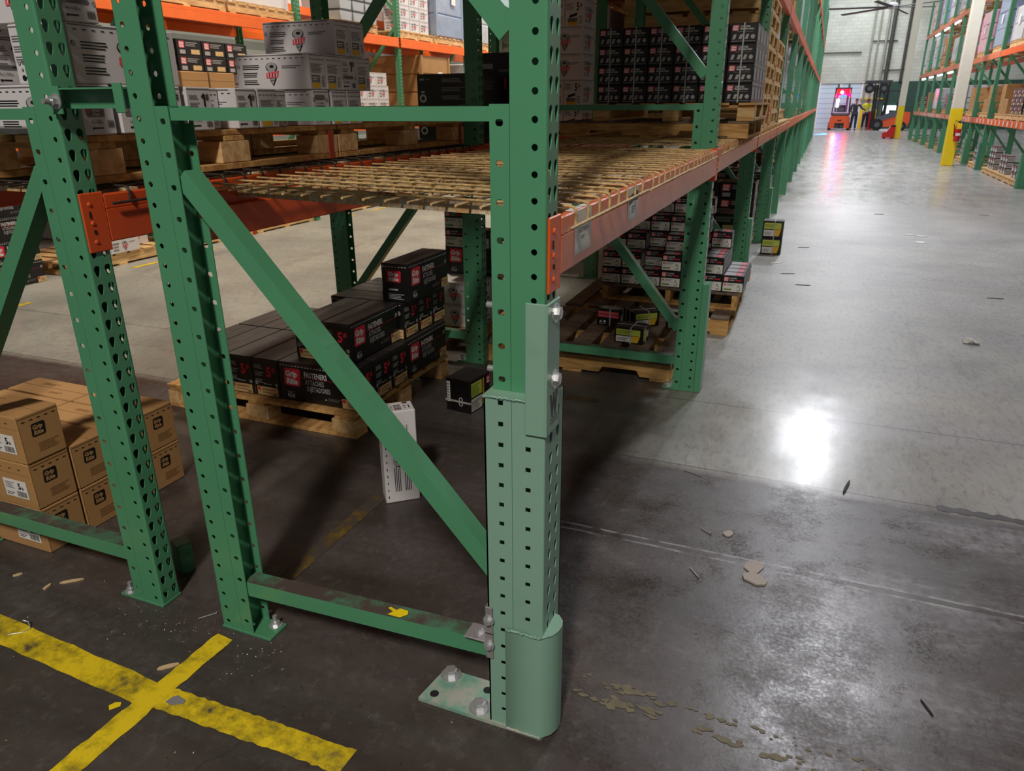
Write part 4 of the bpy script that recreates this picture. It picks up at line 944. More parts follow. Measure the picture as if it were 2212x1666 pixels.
# main aisle row, second bay: floor pallets
pallet('nearly empty wooden pallet under lower strut of the second frame, three strapped boxes on it', -1.25, 4.535, 0, 0, 'p')
pallet('lower grey-topped pallet jutting towards the aisle behind the second frame', -1.05, 5.62, 0, 0, 'p')
pallet('upper clean pallet carrying stacked green-label nail cartons', -.925, 5.897, .128, HP, 'p').scale = (.92, 1, 1)
put('pinkbox', 'small black box with pink label strapped on the nearly empty pallet', -1.185, 4.70, .1275, math.radians(-4), 'strapped boxes on the nearly empty pallet')
put('limebox', 'small black box with lime and yellow label at front of the nearly empty pallet', -.965, 4.375, .1275, math.radians(-3), 'strapped boxes on the nearly empty pallet')
put('limebox', 'small black box with crossed white straps, turned skew on the nearly empty pallet', -.985, 4.77, .1275, math.radians(38), 'strapped boxes on the nearly empty pallet')
put('pinkbox', 'small black box beside the post on the nearly empty pallet', -.735, 4.78, .1275, 0, 'strapped boxes on the nearly empty pallet')
G = 'green-label nail cartons'; zc = .128+.128; Hn = .1225
hts = [[2, 2, 1, 2, 3, 2, 1], [3, 3, 2, 3, 3, 2, 1], [4, 4, 4, 4, 4, 2, 1], [4, 4, 5, 5, 5, 3, 1]]
for r in range(4):
    for c in range(7):
        for l in range(hts[r][c]):
            if r > 0 and hts[r-1][c] > l and l < hts[r][c]-1 and c < 5: continue
            put('nail', 'green-label nail carton, column %s from left, layer %s, row %s from front' % (ORD[c], ORD[l], ORD[r]), -1.365+.1495*c, 5.43+.1335*r, zc+Hn*l, 0, G)
# main aisle row, second bay: shelf
a1 = pallet('lower notched pallet on shelf under the strapped black cartons', -1.03, 5.36, ZD-.0005, 0, 'p'); a1.scale = (1, 1, .78)
a2 = pallet('thin upper pallet on shelf directly under the strapped black cartons', -.905, 5.46, ZD+.0998, 0, 'b'); a2.scale = (1, 1, .80)
zb = 1.5355; G = 'strapped black nail cartons on the shelf'
for r in range(4):
    for c in range(6):
        put('brad', 'black nail carton strapped vertically, row %s from bottom, column %s from left' % (ORD[r], ORD[c]), -1.308+.1595*c, 4.975, zb+.1085*r, 0, G)
    for k in range(3):
        put('brad', 'black nail carton on aisle side, row %s from bottom, %s behind the front face' % (ORD[r], ORD[k]), -1.308+.1595*5, 5.197+.222*k, zb+.1085*r, 0, G)
# back row, second bay: shelf and floor
G = 'white 5# carton stack beyond the near right post'
for r in range(6):
    z = ZD+.191*r
    if r in (2, 3): put('whiteplain', 'long white carton in stack right of the repaired post, %s row from bottom' % ORD[r], -1.98, 6.13, z, 0, G)
    else:
        for c in range(2): put('white5', 'white 5# carton in stack right of the repaired post, %s row from bottom, %s' % (ORD[r], ['left', 'right'][c]), -2.058+.157*c, 6.13, z, 0, G)
put('tool', 'charcoal tool carton with recycling mark, lower of two behind the shelf', -2.215, 4.58, ZD+.0, 0); put('tool', 'charcoal tool carton with recycling mark, upper of two behind the shelf', -2.215, 4.58, ZD+.192, 0)
put('tool2', 'large charcoal tool carton lower one behind repaired post', -2.03, 5.05, ZD, 0); put('tool2', 'large charcoal tool carton with two tool pictures left of repaired post', -2.03, 5.05, ZD+.262, 0)
pallet('wooden pallet on floor behind the second back-row post', -2.37, 4.76, 0, 0, 'b')
for k, (t_, x, y, z, lab) in enumerate((('whitebig', -2.15, 4.36, .131, 'white carton lowest in pile behind the second back-row post'), ('whitebig', -2.16, 4.37, .282, 'white carton second up in pile behind the second back-row post'),
     ('whitebig', -2.16, 4.60, .131, 'white carton at bottom rear of pile behind the second back-row post'), ('whitebig', -2.16, 4.60, .282, 'white carton in second layer at rear of that pile'),
     ('fast', -2.10, 4.58, .433, 'black carton lying on the two white cartons beyond the pile'), ('nail', -2.20, 4.46, .640, 'small black carton with red logo, third from top of far pile'), ('nail', -2.20, 4.46, .763, 'small black carton with red logo on top of far pile'),
     ('nail', -2.02, 4.46, .640, 'small black carton right of the far pile top'))):
    put(t_, lab, x, y, z, 0 if t_ != 'fast' else 0)

# ------------------------------------------------------------------ setting
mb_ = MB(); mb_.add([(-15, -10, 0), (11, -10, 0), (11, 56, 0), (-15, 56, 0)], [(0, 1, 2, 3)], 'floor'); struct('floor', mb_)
def wall(name, x0, x1, y0, y1, z0, z1, m): mb_ = MB(); mb_.box(x0, x1, y0, y1, z0, z1, m); return struct(name, mb_)
wall('wall_back', -15, -.67, 54, 54.2, 0, 9, 'wall'); wall('wall_back_right', 1.86, 11, 54, 54.2, 0, 9, 'wall'); wall('wall_back_upper', -.67, 1.86, 54, 54.2, 2.68, 9, 'wall')
wall('trim_1', 2.75, 11, 53.97, 54, 0, 2.75, 'wall_green')
wall('wall_left', -15.2, -15, -10, 56, 0, 9, 'wall'); wall('wall_right', 11, 11.2, -10, 56, 0, 9, 'wall')
M['ceil'] = mat('ceiling_deck', (150, 152, 154), .8, var=.05)
wall('ceiling', -15, 11, -10, 56, 9.0, 9.1, 'ceil')
M['door'] = mat('pale_door_panel', (206, 224, 240), .4, var=.02); M['door_line'] = mat('door_panel_joint', (150, 172, 200), .5)
M['door_frame'] = mat('white_door_frame', (236, 240, 242), .5)
d1 = link('door_1', None, None, (.595, 54.1, 0)); d1['kind'] = 'structure'
mb_ = MB(); mb_.box(-1.255, 1.255, -.03, .03, 0, 2.68, 'door')
for k in range(1, 9): mb_.box(-1.2, 1.2, -.036, -.03, .3*k-.012, .3*k+.012, 'door_line')
mb_.obj('door_panel', d1)
mb_ = MB(); mb_.box(-1.30, -1.20, -.12, -.04, 0, 2.72, 'door_frame'); mb_.box(1.20, 1.30, -.12, -.04, 0, 2.72, 'door_frame'); mb_.obj('door_frame', d1)
mb_ = MB(); mb_.box(-.05, .05, -.06, -.03, 2.2, 2.68, 'door_frame'); mb_.obj('door_rail', d1)
w1 = link('window_1', None, None, (3.45, 53.95, 0)); w1['kind'] = 'structure'
M['win'] = emat('daylit_dock_window', (235, 248, 255), 2.5)
mb_ = MB(); mb_.box(-.32, .5, -.02, .02, .55, 1.35, 'win'); mb_.obj('pane', w1)
for k, (x, r, m_, za, zb_) in enumerate(((1.98, .05, 'pipe', 0, 9), (2.32, .045, 'pipe', 0, 9), (2.75, .07, 'pipe', 0, 9), (3.05, .11, 'pipe_dark', 2.75, 9), (3.9, .08, 'pipe_dark', 2.75, 9))):
    mb_ = MB(); mb_.tube([(x, 53.86, za), (x, 53.86, zb_)], r, m_, 10); tag(mb_.obj('wall_pipe'), '%s pipe running up the end wall, counted from the door' % ORD[k], 'pipe', 'pipes on the end wall')
for k, (z, xa, xb) in enumerate(((4.45, -.7, 1.5), (5.05, 2.0, 3.4), (3.4, 2.8, 4.2))):
    mb_ = MB(); mb_.tube([(xa, 53.90, z), (xb, 53.90, z)], .035, 'pipe_dark', 8); tag(mb_.obj('wall_pipe'), ['dark horizontal rail on end wall above the roller door', 'high horizontal conduit on the end wall', 'low horizontal conduit on the end wall right of pipes'][k], 'pipe')
# building columns
for k, (x, y) in enumerate(((3.04, 22.5), (3.07, 39.2))):
    t = thing('building_column', ['white column with yellow lower part nearest, fire extinguisher on it', 'farther white column with yellow base near the forklifts'][k], 'column', (x, y, 0), 0, 'painted columns')
    mb_ = MB(); mb_.box(-.13, .13, -.13, .13, 1.385, 8.99, 'cream', .01); mb_.obj('shaft', t)
    mb_ = MB(); mb_.box(-.132, .132, -.132, .132, .0, 1.385, 'yellow', .01); mb_.obj('yellow_wrap', t)
# floor lines
def linequad(label, pts, m='line', grp=None, wob=.006, z=.0018):
    """pts: four corners; long edges wobble a little"""
    a, b_, c, d_ = [Vector(p) for p in pts]; n = 40; up = []; lo = []
    for i in range(n+1):
        t_ = i/n; p = a.lerp(b_, t_); q = d_.lerp(c, t_); dr = (p-q).normalized()
        up.append(p+dr*random.uniform(-wob, wob)*.5); lo.append(q+dr*random.uniform(-wob, wob)*.5)
    vs = [(p.x, p.y, z) for p in up]+[(p.x, p.y, z) for p in lo]; mb_ = MB()
    mb_.add(vs, [(n+1+i, n+2+i, i+1, i) for i in range(n)], m)
    return tag(mb_.obj('floor_marking'), label, 'floor line', grp)
linequad('wide worn yellow floor line running left to right in front of the racks', [(-3.6, 1.235), (-1.50, 1.125), (-1.50, 1.040), (-3.6, 1.125)], z=.0016)
linequad('yellow floor line right of the crossing, ending in a square tip', [(-1.51, 1.128), (-.897, 1.139), (-.900, 1.062), (-1.51, 1.052)], z=.0014)
linequad('yellow floor line crossing under the near left post towards the camera', [(-1.583, .55), (-1.545, 1.352), (-1.482, 1.345), (-1.502, .55)], z=.0020)
linequad('faded yellow floor line continuing under the racks behind the brace', [(-1.555, 1.62), (-1.560, 2.27), (-1.497, 2.27), (-1.500, 1.62)], 'line_faded')
linequad('short faded yellow dash under the second frame pallet', [(-1.15, 3.64), (-.96, 3.66), (-.955, 3.605), (-1.15, 3.585)], 'line_faded')
M['line_ghost'] = mat('worn_off_yellow_floor_paint', (106, 98, 76), .6, var=.2, scale=30)
mb_ = MB(); rg_ = random.Random(21)
for k in range(170):
    c0 = rg_.choice((-.36, -.30, -.26, -.05, .12, .35)); x, y = rg_.gauss(c0, .045), 1.575-.05*(c0+.45)+rg_.choice((-.034, .03))+rg_.gauss(0, .010); r = abs(rg_.gauss(.005, .004))+.0015
    mb_.add([(x+r*rg_.uniform(.6, 1.7)*math.cos(2*math.pi*q/7), y+r*.7*rg_.uniform(.5, 1.3)*math.sin(2*math.pi*q/7), .0011+.000002*k) for q in range(7)], [tuple(range(7))], 'line_ghost')
tag(mb_.obj('floor_marking'), 'flaked remains of a yellow line right of the repaired post foot', 'floor line', kind='stuff')
for k, (x, y, L) in enumerate(((-6.0, 3.75, .5), (-6.35, 5.6, .5), (-6.33, 6.3, .35), (-6.38, 9.2, .4), (-6.38, 10.1, .4), (-6.4, 11.3, .6))):
    linequad('worn yellow dash on the far aisle floor, %s from left' % ORD[k], [(x-.03, y-L/2), (x-.03, y+L/2), (x+.03, y+L/2), (x+.03, y-L/2)], 'line', 'yellow dashes on the left aisle')
mb_ = MB(); mb_.add([(-1.612, 1.012, .0016), (-1.596, 1.000, .0016), (-1.580, 1.022, .0016), (-1.590, 1.034, .0016), (-1.604, 1.028, .0016)], [(0, 1, 2, 3, 4)], 'yellow'); tag(mb_.obj('paint_flake'), 'loose yellow paint fleck on floor left of the line crossing', 'paint fleck')
mb_ = MB(); mb_.add([(-1.476, 1.078, .0030), (-1.452, 1.075, .0030), (-1.424, 1.092, .0030), (-1.428, 1.104, .0030), (-1.462, 1.110, .0030), (-1.472, 1.10, .0030)], [(0, 1, 2, 3, 4, 5)], 'steel'); tag(mb_.obj('bare_patch'), 'bare grey patch chipped out of the yellow line right of the crossing', 'paint chip')
mb_ = MB(); pts = []
for k in range(18): pts.append((.62+.022*k, 3.024-.02+random.uniform(-.006, .008), .0015))
for k in range(18): pts.append((.62+.022*(17-k), 3.024+.02+random.uniform(-.012, .012), .0015))
mb_.add(pts, [tuple(range(36))], 'black_top'); tag(mb_.obj('floor_scab'), 'dark crumbled patch on slab joint at right edge of the aisle', 'floor patch')
mb_ = MB()
for k in range(60):
    x, y, r = random.gauss(-1.0, .10), random.gauss(1.27, .04), random.uniform(.001, .004); mb_.add([(x-r, y, .001), (x, y-r*.6, .001), (x+r, y, .001), (x, y+r*.6, .001)], [(0, 1, 2, 3)], 'line_faded')
tag(mb_.obj('paint_crumbs'), 'scattered yellow paint crumbs on floor below the lower strut', 'crumbs', kind='stuff')
mb_ = MB()
for k in range(420):
    x, y = random.choice(((random.uniform(-2.4, -.6), random.uniform(.5, 1.5)), (random.gauss(-1.75, .12), random.gauss(1.33, .07)), (random.gauss(-1.42, .08), random.gauss(1.31, .05)), (random.uniform(-.4, 2.0), random.uniform(1.0, 6))))
    r = random.uniform(.0008, .0035); a = random.random()*6; c_, s_ = math.cos(a)*r, math.sin(a)*r
    mb_.add([(x-c_, y-s_, .0012), (x+s_*.5, y-c_*.5, .0012), (x+c_, y+s_, .0026), (x-s_*.5, y+c_*.5, .0012)], [(0, 1, 2, 3)], random.choice(('splinter', 'label', 'line_faded', 'rubber')))
tag(mb_.obj('floor_grit'), 'fine crumbs and grit scattered on the floor around the posts', 'grit', kind='stuff')

# ------------------------------------------------------------------ litter
def chip(name, label, cat, x, y, L, W_, rz, m, zz=.004, group=None):
    mb_ = MB(); pts = [(-L/2, -W_*.2), (-L*.3, -W_/2), (L*.25, -W_*.45), (L/2, -W_*.05), (L*.42, W_*.3), (0, W_/2), (-L*.38, W_*.35)]
    mb_.prism(pts, (0, 0, .0005), (1, 0, 0), (0, 1, 0), (0, 0, 1), zz, m); o = mb_.obj(name, None, (x, y, 0)); o.rotation_euler = (0, 0, rz); return tag(o, label, cat, group)
chip('wood_splinter', 'long pale wood splinter on floor left of the leftmost post foot', 'wood chip', -2.21, 1.375, .075, .014, .7, 'splinter')
chip('wood_splinter', 'small curled wood chip on floor near left edge', 'wood chip', -2.26, 1.32, .035, .012, 1.7, 'splinter')
chip('wood_splinter', 'tiny pale wood chip at left edge above the yellow line', 'wood chip', -2.42, 1.33, .03, .012, .9, 'splinter')
chip('wood_splinter', 'pointed wood splinter lying across the narrow yellow line', 'wood chip', -1.575, 1.185, .06, .013, .75, 'splinter', .006)
chip('tape_scrap', 'larger crumpled beige tape scrap lying on the aisle joint', 'tape scrap', -.03, 2.33, .085, .06, 1.1, 'tape')
chip('tape_scrap', 'beige tape scrap just in front of the aisle joint', 'tape scrap', -.02, 2.255, .085, .06, -.5, 'tape', .006)
chip('tape_scrap', 'small beige scrap left of the aisle joint tape', 'tape scrap', -.14, 2.515, .045, .035, 1.0, 'tape')
chip('paper_scrap', 'white paper scrap, left one of three on the far aisle floor', 'paper scrap', 1.13, 10.28, .13, .09, .2, 'paper'); chip('paper_scrap', 'white paper scrap, right one of three on the far aisle floor', 'paper scrap', 1.27, 10.20, .14, .08, -.3, 'paper'); chip('paper_scrap', 'white paper scrap, nearest of three on the far aisle floor', 'paper scrap', 1.21, 9.72, .12, .12, .1, 'paper')
chip('paper_scrap', 'white paper scrap on aisle floor close to the rack posts', 'paper scrap', -.28, 7.9, .14, .05, .6, 'paper')
chip('wood_splinter', 'dark stick lying on the bright aisle reflection', 'stick', .285, 3.07, .14, .012, 1.35, 'rubber', .006); chip('wood_splinter', 'dark twig on lower right aisle floor', 'stick', .46, 1.83, .06, .006, 2.0, 'rubber')
for k, (x, y, a) in enumerate(((-.15, 7.4, .3), (.0, 6.95, .1), (-.05, 8.9, .2), (1.5, 7.0, .1), (2.3, 12.5, .0), (.9, 12.1, .2))):
    chip('bark_chip', 'dark bark chip on the pale aisle floor, %s from left' % ORD[k], 'bark chip', x, y, .13, .022, a, 'wood_grey', .004, 'dark chips on the aisle')
mb_ = MB(); rn = random.Random(5); g = [[(-.05+.025*i, -.04+.02*j, abs(rn.gauss(.022, .014))) for i in range(5)] for j in range(5)]
mb_.add([p for r in g for p in r], [(j*5+i, j*5+i+1, j*5+i+6, j*5+i+5) for i in range(4) for j in range(4)], 'paper'); tag(mb_.obj('crumpled_paper', None, (1.11, 5.55, 0)), 'crumpled white paper ball on right side of the aisle', 'paper scrap')
def nail(label, x, y, L, rz):
    mb_ = MB(); mb_.tube([(-L/2, 0, .003), (L/2, 0, .003)], .0018, 'zinc', 8); mb_.tube([(L/2-.001, 0, .0045), (L/2, 0, .0045)], .0042, 'zinc', 10); o = mb_.obj('nail', None, (x, y, 0)); o.rotation_euler = (0, 0, rz); return tag(o, label, 'nail')
nail('bright steel nail on floor left of the near left post foot', -1.635, 1.405, .055, .9)
n2 = nail('tan nail on floor at left side of the aisle', -.345, 2.96, .085, -.35); nail('thin nail on floor left of the aisle tape scraps', -.22, 2.215, .06, -.9); nail('short nail beside the small beige scrap', -.22, 2.50, .05, -.6)
mb_ = MB(); mb_.tube([(-2.15, 1.105, .002), (-2.118, 1.128, .002), (-2.108, 1.150, .003), (-2.128, 1.160, .016), (-2.14, 1.152, .024)], .0019, 'zinc', 8); tag(mb_.obj('wire_hook'), 'bent steel wire hook on the yellow line at left edge', 'wire')

# ------------------------------------------------------------------ wrapped pallet loads
def wrapped_mesh(key, L, W, H, m, seed):
    """film-wrapped carton stack: chamfered block with carton steps, bulges and loose film folds"""
    rn = random.Random(seed); mb_ = MB(); nx = 3; nz = max(2, int(H/.28))
    for k in range(nz):
        z0, z1 = H*k/nz, H*(k+1)/nz; j = lambda: rn.uniform(-.012, .012)
        mb_.box(-L/2+j(), L/2+j(), -W/2+j(), W/2+j(), z0+.002, z1, m, .022)
    for sx, sy in ((1, 1), (-1, 1), (1, -1), (-1, -1)):
        mb_.bar((sx*(L/2-.01), sy*(W/2-.01), .0), (sx*(L/2-.01), sy*(W/2-.01), H), .05, .05, m, (1, 0, 0))
    F = Face(mb_, (L/2+.014, -W/2, 0), (0, 1, 0), (0, 0, 1)); F.rect(W*.55, H*.5, .16, .2, 'label', .012); F2 = Face(mb_, (-L/2-.014, W/2, 0), (0, -1, 0), (0, 0, 1)); F2.rect(W*.45, H*.45, .16, .2, 'label', .012)
    return mb_.mesh('wrapped_load')
WR = {}
for i, (m_, H) in enumerate((('film', 1.05), ('film_blue', 1.1), ('film_pink', .95), ('film', .7), ('kraft', .9), ('white_card', .85))):
    WR[i] = (wrapped_mesh(i, 1.0, 1.05, H, m_, i), H)
def load(label, i, x, y, z, rz=0., group=None): return tag(link('wrapped_load', WR[i][0], None, (x, y, z), rz), label, 'pallet load', group)
# upper levels, main aisle row
rn = random.Random(11)
for n in range(0, NA-1):
    for lev, zt in ((1, ZL), (2, 2.52), (3, 3.95)):
        if lev == 1 and n < 2: continue
        for j in range(2):
            if rn.random() < .10 and n > 3: continue
            y = yn(n)+.68+1.2*j; z = zt+.0205 if lev == 1 and n < 4 else zt+.001
            if lev == 1 and n == 2:
                for q in range(8): pallet('empty pallet stacked behind the strapped black cartons, %s stack, %s from bottom' % (['near', 'far'][j], ORD[q]), -1.10, y, z+.127*q, HP if False else 0, 's', 'stacked empty pallets') if j == 0 or q < 6 else None
                continue
            w_ = ['first', 'second', 'third'][lev-1]; lab = '%s level, %s bay of the main aisle rack, %s half' % (w_, ORD[n], ['near', 'far'][j])
            pallet('pale pallet on '+lab, -1.06, y, z, HP, 's', 'pallets on the main aisle racks')
            load('load on '+lab, rn.choice((0, 0, 3, 4, 4, 3)), -1.13, y, z+.1255, 0, 'loads on the main aisle racks')
# floor level goods further along the main aisle row
for n in range(2, 8):
    for j in range(2):
        y = yn(n)+.68+1.2*j; lab = 'floor of %s main aisle bay, %s half' % (ORD[n], ['near', 'far'][j])
        pallet('pale pallet on '+lab, -1.12, y, 0, HP, 's', 'floor pallets along the main aisle')
        for c in range(3):
            for r in range(4 if (n+j) % 2 else 3):
                put('blackbulk', 'black nail carton, %s layer %s column on %s' % (ORD[r], ORD[c], lab), -1.50+.37*c, y-.18, .126+.162*r, 0, 'black cartons on floor pallets along the main aisle')
G = 'yellow-label cartons jutting into the aisle'
for r in range(2): put('limebox', 'black carton with yellow-green label on floor at aisle edge, %s of two' % ['lower', 'upper'][r], -.375, 8.42, .0+.182*r, 0, G).scale = (1.12, 1.2, 1.7)
# back row upper goods
beam('front second-level beam of back row, first bay from the camera', XB, 1, yn(0), yn(1), 2.52, 'beam_red', 'beam_red', group='back row upper beams', detail=False)
for n in range(0, 4):
    for xx, dd in ((XB, 1), (XB-DB, -1)): beam('%s third-level beam of back row, %s bay' % (['rear', 'front'][dd > 0], ORD[n]), xx, dd, yn(n), yn(n+1), 3.95, 'beam_red', 'beam_red', group='back row upper beams', detail=False)
    for j in range(2):
        y = yn(n)+.68+1.2*j; lab = 'second level, %s bay of the back row, %s half' % (ORD[n], ['near', 'far'][j])
        pallet('pale pallet on '+lab, -2.34, y, 2.521, HP, 's', 'pallets on the back row'); load('load on '+lab, rn.choice((4, 5, 0)), -2.34, y, 2.6465, 0, 'loads on the back row')
        lab = lab.replace('second', 'third'); pallet('pale pallet on '+lab, -2.34, y, 3.951, HP, 's', 'pallets on the back row'); load('load on '+lab, rn.choice((4, 5, 0)), -2.34, y, 4.0765, 0, 'loads on the back row')
for n in range(2, 4):
    for j in range(2):
        y = yn(n)+.68+1.2*j; lab = 'first level, %s bay of the back row, %s half' % (ORD[n], ['near', 'far'][j])
        pallet('pale pallet on '+lab, -2.34, y, ZL+.0205, HP, 's', 'pallets on the back row'); load('load on '+lab, rn.choice((4, 5, 0)), -2.34, y, ZL+.1465, 0, 'loads on the back row')

# ------------------------------------------------------------------ row across the left aisle
XC = -6.55; yc = lambda n: 6.21+BAY*n
for n in range(-1, 5):
    frame('upright_frame', '%s green frame of the bright orange racks across the left aisle' % ORD[n+1], XC, DA, yc(n), True, 'frames across the left aisle', reinf=True)
for n in range(-1, 4):
    for zt, w_ in ((1.31, 'first'), (2.545, 'second')):
        beam('bright orange %s-level beam across the left aisle, %s bay' % (w_, ORD[n+1]), XC, 1, yc(n), yc(n+1), zt, 'orange_far', 'orange_far', group='bright orange beams', detail=(zt > 2 and n < 3), h=.135)
        beam('rear orange %s-level beam across the left aisle, %s bay' % (w_, ORD[n+1]), XC-DA, -1, yc(n), yc(n+1), zt, 'orange_far', 'orange_far', group='bright orange rear beams', detail=False, h=.135)
xc = -7.08
def cpal(lab, y, z, x=xc): pallet('pale pallet '+lab, x, y, z, HP, 's', 'pallets across the left aisle')
zc1, zc2 = 1.311, 2.546
cpal('under kraft and black cartons across the left aisle', 7.0, zc1)
for k, y in enumerate((6.83, 7.25)): put('carton', 'kraft carton on orange rack across the left aisle, %s' % ['left', 'right'][k], -6.78, y, zc1+.126, 0, 'kraft cartons across the left aisle').scale = (1, 1, 1.53)
for k, y in enumerate((6.83, 7.20, 7.57)):
    for r in range(2): put('blackbulk', 'black nail carton above the kraft cartons across the aisle, %s layer, %s from left' % (['lower', 'upper'][r], ords[k]), -6.78, y, zc1+.587+.162*r, HP, 'black nail cartons across the left aisle')
for r in range(2): put('blackbulk', 'black nail carton beside the kraft cartons across the aisle, %s' % ['lower', 'upper'][r], -6.78, 7.68, zc1+.126+.1505*r, HP, 'black nail cartons across the left aisle')
cpal('under white cartons seen right of the banner cartons', 10.5, zc1)
for k, (y, z, t_) in enumerate(((10.2, 0, 'whiteplain'), (10.52, 0, 'whiteplain'), (10.84, 0, 'whiteplain'), (10.2, .192, 'whiteplain'), (10.52, .192, 'whiteplain'), (10.84, .192, 'whiteplain'), (10.48, .384, 'whiteplain'), (10.80, .384, 'whiteplain'))):
    put(t_, 'bright white carton in heap across the left aisle, %s' % ['bottom left', 'bottom middle', 'bottom right', 'middle left', 'middle centre', 'middle right', 'top left', 'top right'][k], -6.76, y, zc1+.126+z, HP, 'white cartons across the left aisle')
for k, y in enumerate((7.55, 8.35)): cpal('on second orange level, %s of the two empty ones' % ['left', 'right'][k], (6.87, 8.11)[k], zc2)
load('white load on the left empty-looking pallet of the second orange level', 3, xc-.05, 6.87, zc2+.1255, 0, 'loads across the left aisle'); load('white load on second orange level behind the green post', 5, xc-.05, 8.11, zc2+.1255, 0, 'loads across the left aisle')
cpal('on second orange level under the grey bins', 10.15, zc2)
def bin_mesh():
    mb_ = MB(); mb_.prism([(-.13, 0), (.13, 0), (.15, .12), (-.15, .12)], (0, .2, 0), (1, 0, 0), (0, 0, 1), (0, -1, 0), .4, 'grey_bin'); mb_.box(-.155, .155, -.205, .205, .12, .145, 'dark_bin', .004); return mb_.mesh('bin')
BIN = bin_mesh()
for r in range(3):
    for c in range(3): tag(link('plastic_bin', BIN, None, (-6.72, 9.82+.33*c, zc2+.1255+.146*r), HP), 'grey plastic bin with dark rim, %s layer, %s from left, on orange rack' % (ords[r], ords[c]), 'plastic bin', 'grey bins across the left aisle')
cpal('on second orange level under strapped white stack', 11.98, zc2)
for c in range(3):
    for r in range(4): put('whiteplain', 'white carton in strapped stack on second orange level, %s row, %s from left' % (ords[r], ords[c]), -6.76, 11.64+.33*c, zc2+.126+.191*r, HP, 'strapped white stack across the left aisle')
cpal('on second orange level under the blue-grey wrapped load', 13.22, zc2); load('blue-grey film-wrapped load on second orange level', 1, xc, 13.22, zc2+.1255, 0, 'loads across the left aisle')
cpal('at far end of the second orange level', 14.9, zc2); load('grey film-wrapped load at far end of second orange level', 0, xc, 14.9, zc2+.1255, 0, 'loads across the left aisle')
cpal('on second orange level at far left', 5.3, zc2); load('pale load on second orange level at far left', 5, xc, 5.3, zc2+.1255, 0, 'loads across the left aisle')
for k, y in enumerate((12.6, 14.6)): cpal('on first level across the aisle, %s' % ['behind the toolbox cartons', 'far right'][k], y, zc1); load('load on first level across the aisle, %s' % ['behind the toolbox cartons', 'far right'][k], 4+k, xc, y, zc1+.1255, 0, 'loads across the left aisle')
# floor in front of and under that row
cpal('on floor under a low white carton across the left aisle', 5.45, 0, -7.08)
put('whitebig', 'low white carton with red emblem on floor pallet across the aisle', -6.68, 5.50, .126, HP, 'white cartons on far floor pallet'); put('white1', 'small white 1# carton beside the low white carton across the aisle', -6.76, 5.22, .126, 0, 'white cartons on far floor pallet'); put('whiteplain', 'white carton behind the low white carton across the aisle', -6.95, 5.85, .126, HP, 'white cartons on far floor pallet')
p_ = pallet('empty pallet with red end on far floor, seen below the orange beam', -7.08, 6.87, 0, HP, 's', 'pallets across the left aisle'); mb_ = MB(); mb_.box(.56, .602, -.505, -.42, 0, .127, 'wood_red'); mb_.obj('red_end_board', p_)
for k, y in enumerate((8.11, 10.0, 12.0, 13.25)): cpal('on far floor, %s along the orange row' % ords[k], y, 0)
load('clear film-wrapped load on far floor pallet', 3, xc, 13.25, .1255, 0, 'loads across the left aisle'); load('kraft load on far floor pallet', 4, xc-.1, 10.0, .1255, 0, 'loads across the left aisle')
G = 'black fastener cartons across the left aisle'
for r in range(4):
    for c in range(2): put('fast', 'black carton across the left aisle behind leftmost brace, %s layer, %s from left' % (ords[r], ords[c]), -6.72, 3.935+.47*c, .0+.207*r, HP, G)
# second line of bright goods behind that row
for k in range(7):
    for lv, z in ((0, 0), (1, 1.5), (2, 3.0)):
        load('pale load in rows far beyond the orange racks, %s from left, %s tier' % (ORD[k], ['floor', 'middle', 'upper'][lv]), (5, 0, 4, 5, 3, 5, 0)[(k+lv) % 7], -8.5, 5.0+1.75*k, z, 0, 'loads beyond the orange racks')
for lv, z in ((1, 1.5), (2, 3.0)):
    mb_ = MB(); mb_.box(-9.1, -7.9, 3.5, 17, z-.12, z-.004, 'orange_far'); tag(mb_.obj('load_beam'), 'long orange shelf beam of the rows beyond, %s tier' % ['middle', 'upper'][lv-1], 'rack beam', 'beams beyond the orange racks')

